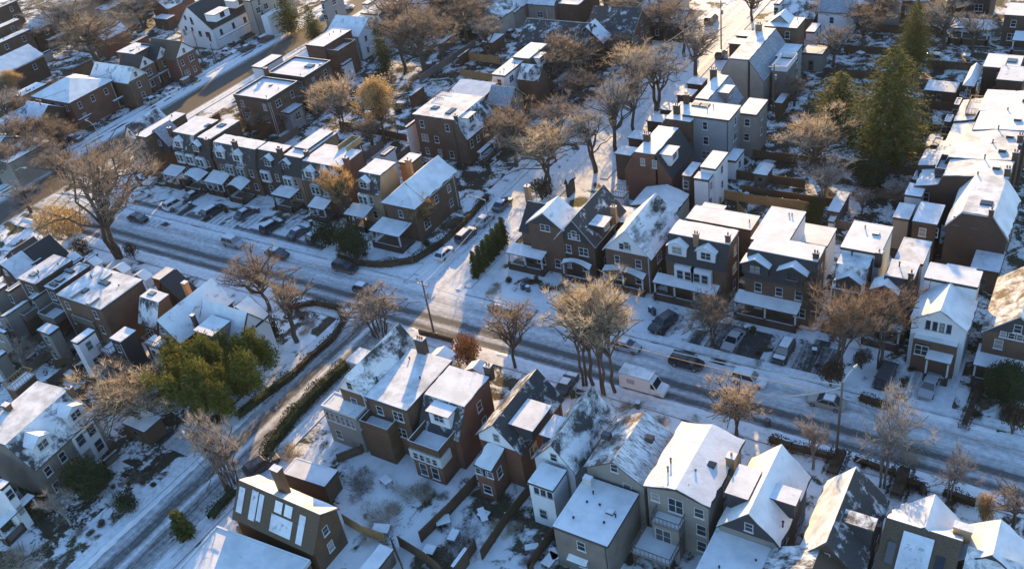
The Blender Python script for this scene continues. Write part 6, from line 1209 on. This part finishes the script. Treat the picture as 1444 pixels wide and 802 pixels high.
for b, y, w, k in (((560, 60), -10, 90, 'round_brown'), ((640, 40), -40, 100, 'round_brown'), ((690, 75), 20, 60, 'street_a'), ((740, 12), -45, 80, 'street_a'), ((900, 45), -25, 90, 'street_a'), ((920, 20), -50, 100, 'round_brown'), ((965, 80), 15, 70, 'street_b'), ((860, 95), 40, 70, 'street_a'), ((820, 150), 95, 80, 'round_brown'), ((790, 200), 135, 80, 'street_a'), ((700, 205), 150, 60, 'round_brown'), ((1120, 20), -40, 70, 'round_brown'), ((1150, 50), 0, 60, 'street_a'), ((1240, 40), -20, 70, 'street_a'), ((1300, 60), -5, 60, 'round_brown'), ((1350, 40), -20, 60, 'street_a'), ((1120, 150), 105, 50, 'round_brown'), ((1095, 130), 85, 45, 'street_b'),
  ((110, 60), -15, 90, 'round_brown'), ((170, 30), -30, 90, 'round_brown'), ((230, 15), -35, 70, 'street_a'), ((60, 70), 30, 50, 'street_a'), ((15, 190), 130, 70, 'street_a'), ((70, 215), 160, 70, 'round_brown'), ((40, 180), 130, 60, 'street_a'), ((25, 255), 200, 60, 'round_brown'), ((440, 160), 110, 60, 'round_brown'), ((410, 180), 150, 50, 'round_tan'), ((525, 205), 160, 55, 'round_brown'), ((100, 500), 470, 50, 'street_a'), ((175, 545), 500, 55, 'street_a'), ((40, 525), 480, 60, 'street_a'), ((1270, 300), 255, 45, 'street_a'), ((1215, 305), 270, 40, 'street_b')):
    plant('bare_tree', 'tree', k, 'leafless brown tree among the crowded garden trees', b, y, w, group='leafless trees in the back gardens')
T('shrub', 'shrub', 'bush_big', 'rounded green evergreen bush by the right terrace gardens', (1224, 268), 222, 52); T('shrub', 'shrub', 'bush_big', 'dark green bush behind the tall flat rear block', (1148, 325), 282, 36); T('shrub', 'shrub', 'bush_big', 'big dark rhododendron before the right edge porch', (1412, 566), 515, 62)
T('shrub', 'shrub', 'bush_rust', 'green and rust shrub on the corner behind the flat roofed semis', (661, 508), 462, 52); T('shrub', 'shrub', 'bush_big', 'dark evergreen at the front tip of the curved hedge', (503, 366), 318, 50); T('shrub', 'shrub', 'bush_green', 'dark green bush left of the snow covered hip porch', (465, 345), 312, 44)
T('shrub', 'shrub', 'bush_green', 'leaning evergreen beside the corner garden fence', (386, 488), 440, 40); T('shrub', 'shrub', 'bush_big', 'spreading evergreen below the porch deck, lower left', (132, 694), 655, 72); T('shrub', 'shrub', 'bush_green', 'clipped oval hedge bush at the cross street pavement', (182, 720), 695, 36)
T('shrub', 'shrub', 'bush_gold', 'orange glowing shrub under the giant twin trunk tree', (98, 333), 288, 85); T('shrub', 'shrub', 'bush_green', 'dark low evergreen beside the giant twin trunk tree', (118, 358), 335, 36); T('shrub', 'shrub', 'bush_brown', 'brown clipped shrub right of the giant trunk', (190, 365), 342, 28)
T('shrub', 'shrub', 'bush_brown', 'domed brown shrub on the right edge snowy lawn', (1428, 612), 570, 40); T('shrub', 'shrub', 'bush_brown', 'dark shrub before the rusty trees, left one', (1172, 545), 512, 36); T('shrub', 'shrub', 'bush_brown', 'dark shrub before the rusty trees, right one', (1215, 520), 495, 30); T('shrub', 'shrub', 'bush_gold', 'rust and tan bush at the near kerb, right', (1387, 738), 698, 30)
T('shrub', 'shrub', 'brush', 'tangle of dead tan stems by the lamp pole verge', (1268, 640), 590, 70); T('shrub', 'shrub', 'brush', 'dead vine tangle in the sunlit middle back garden', (545, 735), 690, 80); T('shrub', 'shrub', 'brush_brown', 'brown dead stems along the garden wall below the balcony', (505, 690), 640, 60); T('shrub', 'shrub', 'brush', 'dry tan plants in the garden beside the tall brick semi', (585, 700), 660, 60); T('shrub', 'shrub', 'brush_brown', 'thorny dark brush in the shaded bottom garden', (655, 765), 735, 70)
T('shrub', 'shrub', 'brush', 'dry brush at the foot of the cross street hedge', (412, 640), 598, 50); T('shrub', 'shrub', 'bush_brown', 'shrubs by the shed gable behind the small cross gable house', (765, 282), 255, 40); T('shrub', 'shrub', 'brush', 'tan brush in the lower left corner', (35, 790), 745, 90); T('shrub', 'shrub', 'bush_gold', 'pale dry bush before the arched porch house', (812, 440), 408, 40); T('shrub', 'shrub', 'bush_gold', 'small orange bush behind the upper terrace rooftops', (341, 186), 168, 26)
rg = random.Random(9)
SP = [(742, 405), (752, 398), (775, 408), (700, 405), (690, 412), (1070, 500), (1078, 490), (1070, 512), (1275, 545), (1282, 520), (1268, 560), (1380, 560), (1390, 575), (1375, 590), (1180, 510), (1150, 515), (160, 690), (175, 682), (200, 672), (207, 664), (185, 668), (217, 682), (145, 740), (118, 752), (85, 735), (128, 756), (432, 470), (440, 455), (455, 462), (430, 450), (700, 745), (715, 735), (690, 770), (730, 745), (620, 700), (600, 690), (765, 770), (740, 790), (1020, 300), (1045, 290), (1075, 295), (1100, 265), (1120, 290), (1050, 262), (1290, 240), (1300, 250), (1280, 225), (930, 600), (985, 590), (1000, 640), (1130, 640), (1215, 660), (1290, 690), (880, 575), (900, 570), (720, 400), (20, 480), (60, 510), (120, 530), (230, 520), (95, 515), (200, 505), (150, 520), (420, 300), (470, 310), (360, 280), (540, 345), (600, 345), (640, 318), (560, 160), (600, 250), (520, 210), (580, 215), (960, 290), (1005, 305), (1180, 345), (1210, 330), (1330, 370), (1290, 365)]
for i, b in enumerate(SP):
    p = gp((b[0]+rg.uniform(-4, 4), b[1]+rg.uniform(-3, 3))); k = rg.choice(('bush_brown', 'brush_brown', 'brush', 'brush_brown', 'bush_green')); H0, R0, tm, cm = TREES[k]
    e = bpy.data.objects.new('garden_shrub', None); COL.objects.link(e); e.location = p; s = rg.uniform(.28, .62); tag(e, 'small bare shrub poking through the garden snow', 'shrub', 'small shrubs in the snowy gardens')
    for nm, me in (('stem', tm), ('foliage', cm)):
        o = add(nm, me, e); o.scale = (s, s, s*rg.uniform(.7, 1.1)); o.rotation_euler = (0, 0, rg.uniform(0, 6))

# ------------------------------------------------------------------ hedges
hedge('long dark clipped hedge curving round the hipped corner house', [(478, 365), (500, 374), (540, 377), (585, 370), (625, 345), (655, 318), (672, 298), (688, 280)], 1.0, 1.5, 'hedge_brown', 1.2)
hedge('brown hedge bending round the small snowy corner garden', [(400, 437), (445, 430), (478, 437), (488, 452), (470, 480), (440, 505), (415, 530)], 1.1, 1.2, 'hedge_brown')
hedge('low hedge from the two pines down the cross street', [(412, 532), (380, 556), (335, 590)], 1.6, 1.3, 'hedge_green')
hedge('overgrown green hedge beside the sunlit edge of the cross street', [(490, 518), (455, 550), (420, 585), (385, 632), (378, 650)], 1.8, 1.8, 'hedge_green', 1.1)
hedge('dark hedge along the near pavement left of the lamp pole', [(1085, 622), (1115, 633), (1178, 648)], 1.2, 1.1, 'hedge_brown'); hedge('dark hedge block right of the lamp pole', [(1186, 640), (1172, 672)], 2.2, 1.2, 'hedge_brown'); hedge('dark hedge under the wide pale bare tree', [(1205, 650), (1255, 668), (1300, 690)], 1.0, 1.0, 'hedge_brown')
hedge('tall clipped dark hedge running down beside the wide pale tree', [(1275, 668), (1262, 705)], 2.2, 1.7, 'hedge_brown'); hedge('square clipped hedge arm near the right kerb', [(1278, 685), (1300, 688), (1303, 700)], 1.0, 1.2, 'hedge_brown'); hedge('hedge behind the small spreading pale tree', [(1330, 697), (1375, 712)], 1.2, 1.1, 'hedge_brown')
hedge('narrow dark hedge between the white house driveway and the right edge lawn', [(1382, 540), (1368, 580), (1358, 605)], 1.2, 1.2, 'hedge_brown'); hedge('tan dead hedge along the kerb below the silver car', [(1212, 563), (1240, 572), (1258, 578)], 1.3, 1.0, 'hedge_brown'); hedge('brown low hedge before the corner garden wall, centre', [(690, 436), (730, 446)], 1.0, .8, 'hedge_brown')
hedge('green strip between the two lower left houses', [(8, 645), (30, 680), (62, 728)], 2.6, 1.3, 'hedge_green'); hedge('mossy green hedge along the coach house kerb', [(332, 695), (312, 715), (298, 733)], 1.6, 1.2, 'hedge_green'); hedge('dark narrow upright hedge in the right gardens', [(1306, 178), (1303, 195)], 1.6, 2.6, 'hedge_brown'); hedge('ragged green hedge at the foot of the lower left gardens', [(10, 740), (45, 722)], 2.2, 1.0, 'hedge_green'); hedge('dark shrubs hedge along the avenue far pavement', [(20, 262), (60, 242), (100, 222)], 1.8, 1.3, 'hedge_brown')

# ------------------------------------------------------------------ fences and walls
F = fence
F('dark brown board fence between the tall brick semi and the dark shingled house', [(673, 684), (636, 724), (594, 765)], 1.9, 'wood_brown'); F('dark fence between the dark shingled and the white box gardens', [(747, 698), (715, 738), (680, 790)], 1.8, 'wood_brown'); F('fence on the right of the snowy bottom middle garden', [(792, 745), (768, 775), (745, 808)], 1.8, 'wood_brown')
F('sunlit tan fence along the back of the lane row gardens', [(1007, 278), (1060, 288), (1125, 296), (1160, 303)], 1.8, 'wood_new'); F('brown garden fence below the square garden pavilion', [(1028, 251), (1080, 259), (1135, 266)], 1.8, 'wood_brown'); F('short brown fence above the dense round tan tree', [(1062, 222), (1100, 228)], 1.6, 'wood_brown')
F('orange new board fence behind the flat rear wings', [(1040, 298), (1052, 312)], 1.7, 'wood_new'); F('new tan fence panel beside the tall flat rear block', [(1003, 281), (1017, 291)], 1.7, 'wood_new')
F('tan board fence below the sunlit flat garage', [(662, 85), (706, 91)], 1.9, 'wood_new'); F('tan board fence under the white walled house', [(650, 108), (694, 115)], 1.8, 'wood_new'); F('long pale topped wall slanting through the back gardens, top middle', [(671, 66), (640, 86), (592, 117)], 1.7, 'stone', cap=True, name='garden_wall', cat='wall'); F('brown fence across the middle gardens behind the terrace', [(480, 180), (530, 190), (575, 200)], 1.6, 'wood_brown')
F('brown fence at the back of the right hand gardens, upper', [(1305, 133), (1352, 140)], 1.7, 'wood_brown'); F('brown fence at the back of the right hand gardens, lower', [(1312, 153), (1350, 158)], 1.7, 'wood_brown'); F('grey fence behind the pale branching tree', [(1165, 318), (1200, 326), (1255, 336)], 1.6, 'wood_grey', cap=True)
F('tan fence behind the sunlit coach house garden', [(487, 738), (515, 755), (545, 765)], 1.7, 'wood_new'); F('mossy fence at the bottom beside the patio shelter', [(555, 772), (570, 808)], 1.8, 'wood_brown'); F('brown fence from the patio shelter to the bottom garden', [(565, 770), (605, 795), (625, 812)], 1.8, 'wood_brown'); F('dark fence between the kayak rack and the rear towers', [(80, 520), (150, 505), (195, 500)], 1.7, 'wood_brown')
F('low brick garden wall at the sunlit street corner', [(592, 472), (618, 478), (640, 484)], 1.0, 'brick_dark', .3, name='garden_wall', cat='wall'); F('wooden fence beside the sunroom house garden', [(478, 652), (510, 640), (530, 625)], 1.5, 'wood_brown'); F('brown fence behind the white house on the right', [(1290, 352), (1330, 358)], 1.7, 'wood_brown')

def fxy(label, pts, h=1.7, mat='wood_brown', group=None):
    e = F(label, [proj((x, y, 0))[:2] for x, y in pts], h, mat); e['group'] = group
rf2 = random.Random(3)
for i, y in enumerate((122, 133.5, 146, 158, 170, 182, 194, 206)): fxy('plain board fence dividing the narrow back gardens', [(-46+rf2.uniform(-2, 2), y), (-31, y+.4)], 1.7, rf2.choice(('wood_brown', 'wood_grey', 'wood_brown')), 'fences between the back gardens')
for i, y in enumerate((139, 147, 155, 163, 172, 181, 190)): fxy('plain board fence dividing the narrow back gardens', [(-30, y), (-21.5, y+.3)], 1.7, rf2.choice(('wood_brown', 'wood_grey')), 'fences between the back gardens')
for i, x in enumerate((-168, -161, -150, -144, -133, -121, -114)): fxy('plain board fence dividing the narrow back gardens', [(x, 119), (x+.3, 129)], 1.7, rf2.choice(('wood_brown', 'wood_grey')), 'fences between the back gardens')
for i, x in enumerate((-136, -130.5, -124, -117.5, -111, -105)): fxy('plain board fence dividing the narrow back gardens', [(x, 50), (x+.2, 60)], 1.7, rf2.choice(('wood_brown', 'wood_grey')), 'fences between the back gardens')
for i, x in enumerate((-49, -41.5, -34, -26)): fxy('plain board fence dividing the narrow back gardens', [(x, 42), (x, 52)], 1.7, 'wood_brown', 'fences between the back gardens')
for i in range(46):
    x, y = rf2.choice(((rf2.uniform(-47, -22), rf2.uniform(120, 205)), (rf2.uniform(-170, -95), rf2.uniform(119, 150)), (rf2.uniform(-138, -104), rf2.uniform(48, 60)), (rf2.uniform(-66, -20), rf2.uniform(46, 58))))
    e = bpy.data.objects.new('garden_table', None); COL.objects.link(e); e.location = (x, y, 0); e.rotation_euler = (0, 0, rf2.uniform(0, 3)); tag(e, 'snow capped garden table standing in a back garden', 'garden table', 'snow capped tables in back gardens')
    a, b = rf2.uniform(.5, 1.1), rf2.uniform(.4, .7); k = MB(); k.box(-a, a, -b, b, .66, .72, 'wood_grey', bottom=True); add('table_top', k.mesh('table_top'), e); k = MB(); k.box(-a+.03, a-.03, -b+.03, b-.03, .722, .84, 'snow_clean'); add('snow_cover', k.mesh('snow_cover'), e)
    for sx in (-1, 1):
        for sy in (-1, 1): k = MB(); k.box(-.04, .04, -.04, .04, 0, .66, 'wood_grey'); add('leg', k.mesh('leg'), e, (sx*(a-.1), sy*(b-.1), 0))
for i, b in enumerate(((738, 408), (745, 411), (757, 398), (800, 404), (842, 412), (918, 440), (922, 444), (1052, 468), (1062, 470), (1148, 500), (1292, 510), (1300, 505), (1376, 548), (270, 292), (320, 300), (365, 300), (412, 300), (440, 318), (700, 655), (712, 652), (808, 560), (900, 575), (1082, 600), (1225, 690))):
    p = gp(b); c_ = ('paint_blue', 'paint_darkgrey', 'hedge_green')[i % 3]; e = bpy.data.objects.new('wheelie_bin', None); COL.objects.link(e); e.location = p; e.rotation_euler = (0, 0, rf2.uniform(0, 6)); tag(e, 'upright wheeled rubbish bin standing in the snow by a house', 'bin', 'wheeled bins beside the houses')
    k = MB(); k.poly([(-.24, -.26, 0), (.24, -.26, 0), (.29, -.31, 1), (-.29, -.31, 1)], c_); k.poly([(.24, -.26, 0), (.24, .26, 0), (.29, .31, 1), (.29, -.31, 1)], c_); k.poly([(.24, .26, 0), (-.24, .26, 0), (-.29, .31, 1), (.29, .31, 1)], c_); k.poly([(-.24, .26, 0), (-.24, -.26, 0), (-.29, -.31, 1), (-.29, .31, 1)], c_); add('body', k.mesh('body'), e)
    k = MB(); k.box(-.31, .31, -.34, .33, 1.0, 1.07, c_, 'snow_clean' if i % 2 else None, True); add('lid', k.mesh('lid'), e)
    for x in (-.22, .22): k = MB(); k.tube((x-.03, .27, .1), (x+.03, .27, .1), .1, .1, 'paint_rubber', 8); add('wheel', k.mesh('wheel'), e)
# ------------------------------------------------------------------ poles and cables
_, p1 = pole('tall wooden pole in the sunlit strip of the cross street corner', (612, 470), 9.6)
_, p2 = pole('tall wooden lamp pole on the near verge of the main street', (1179, 642), 11.4, (.6, 2.2), cross=False)
_, p3 = pole('thin dark pole leaning above the dense left row by the street', (366, 408), 9.5, cross=False, thin=True)
_, p4 = pole('street lamp pole with a bent arm at the left avenue corner', (44, 285), 7.5, (2.4, .6), cross=False)
pole('slim street lamp with a long white arm beside the avenue', (151, 220), 7.5, (-2.4, .3), cross=False, thin=True, name='street_lamp', cat='street lamp', m='concrete')
_, p5 = pole('wooden pole by the snow capped cars on the side street', (77, 191), 9.5)
_, p6 = pole('wooden pole before the red brick gabled house', (286, 89), 9); pole('short pole on the avenue near the white car', (305, 88), 5, cross=False)
pole('street lamp leaning over the parked row by the curved hedge', (694, 338), 7.8, (-2.6, -.6), cross=False, thin=True, name='street_lamp', cat='street lamp', m='concrete')
_, p7 = pole('pole beside the cross street at the fan of grey stems', (320, 694), 7.5, (-4.4, .6), cross=False, name='street_lamp', cat='street lamp')
_, p8 = pole('dark pole on the lane side near the far bend', (1017, 70), 11); _, p9 = pole('wooden pole in the shaded gardens behind the lane row', (1090, 160), 10)
V3 = lambda p, z, dx=0, dy=0: (p.x+dx, p.y+dy, z)
w1 = gp((904, 485), 8.5)
cable('pale power line running from the near lamp pole over the parking lane', V3(p2, 11), (w1.x, w1.y, 8.5), .3, .055)
a = gp((1094, 531), 9.4)
for i, (x, y) in enumerate(((1068, 559), (1074, 557))):
    b_ = gp((x, y), 6); cable(('upper white service wire crossing at the white suv end of the street', 'lower white service wire crossing at the white suv end of the street')[i], V3(p2, 10.6, -.2*i), (b_.x, b_.y, 6), .5, .05)
cable('bright service wire beyond the slim lane tree at the top', V3(p8, 10.5), gp((890, 90), 7), .6, .05); cable('sunlit power line running off the top beside the lane', V3(p8, 10.4), gp((1065, -10), 11), .4, .06)
for a_, b_ in ((p3, p1), (p1, p2), (p2, gp((1640, 772)))): cable('thin dark power line strung along the near verge poles', V3(a_, 9.0), V3(b_, 9.4), 1.2, .03, 14, 'iron')['group'] = 'power lines along the near verge'
cable('thin wire from the sunlit corner pole toward the curved hedge', V3(p1, 9), gp((694, 290), 8), .5, .03); cable('dark wire over the avenue from the side street pole', V3(p5, 9), V3(p6, 8.6), 1.0, .04, m='iron')

# ------------------------------------------------------------------ light, sky, air, camera
if HAZE:
    k = MB(); k.box(-560, 160, -40, 720, -1, 90, 'snow_clean', None, True); me = k.mesh('haze'); me.materials.clear()
    m = bpy.data.materials.new('haze'); m.use_nodes = True; nt = m.node_tree; nt.nodes.clear(); o_ = nt.nodes.new('ShaderNodeOutputMaterial'); v_ = nt.nodes.new('ShaderNodeVolumePrincipled')
    v_.inputs['Color'].default_value = (.86, .90, .96, 1); v_.inputs['Density'].default_value = HAZE; v_.inputs['Anisotropy'].default_value = .2; nt.links.new(v_.outputs[0], o_.inputs['Volume'])
    me.materials.append(m); ho = add('haze', me); ho['kind'] = 'stuff'
EL, AZ = R_(14), R_(113.5)
sd = Vector((math.cos(EL)*math.cos(AZ), math.cos(EL)*math.sin(AZ), math.sin(EL)))
L = bpy.data.lights.new('sun', 'SUN'); L.energy = SUN_E; L.angle = R_(.55); L.color = (1.0, .64, .22)
lo = bpy.data.objects.new('sun', L); COL.objects.link(lo); lo.rotation_euler = (-sd).to_track_quat('-Z', 'Y').to_euler(); lo.location = (0, 0, 200)
w = bpy.data.worlds.new('World'); sc.world = w; w.use_nodes = True; nt = w.node_tree
sk = nt.nodes.new('ShaderNodeTexSky'); sk.sky_type = 'NISHITA'; sk.sun_disc = False; sk.sun_elevation = EL; sk.sun_rotation = math.pi/2-AZ
sk.altitude = 100; sk.air_density = 1.0; sk.dust_density = .4; sk.ozone_density = 3.6
nt.links.new(sk.outputs[0], nt.nodes['Background'].inputs[0]); nt.nodes['Background'].inputs[1].default_value = SKY_E
cam = bpy.data.cameras.new('camera'); co = bpy.data.objects.new('camera', cam); COL.objects.link(co); sc.camera = co
M = Matrix.Identity(4)
for i in range(3): M[i][0], M[i][1], M[i][2] = CR[i], -CD[i], -CF[i]
M[0][3], M[1][3], M[2][3] = 0, 0, CAMH
co.matrix_world = M; cam.sensor_width = 36; cam.lens = FPX/1444*36; cam.clip_start = 1; cam.clip_end = 6000
sc.view_settings.view_transform = 'Standard'; sc.view_settings.look = 'None'; sc.view_settings.gamma = 1; sc.view_settings.exposure = EXPO
sc.cycles.max_bounces = 6; sc.cycles.diffuse_bounces = 3; sc.cycles.use_denoising = True
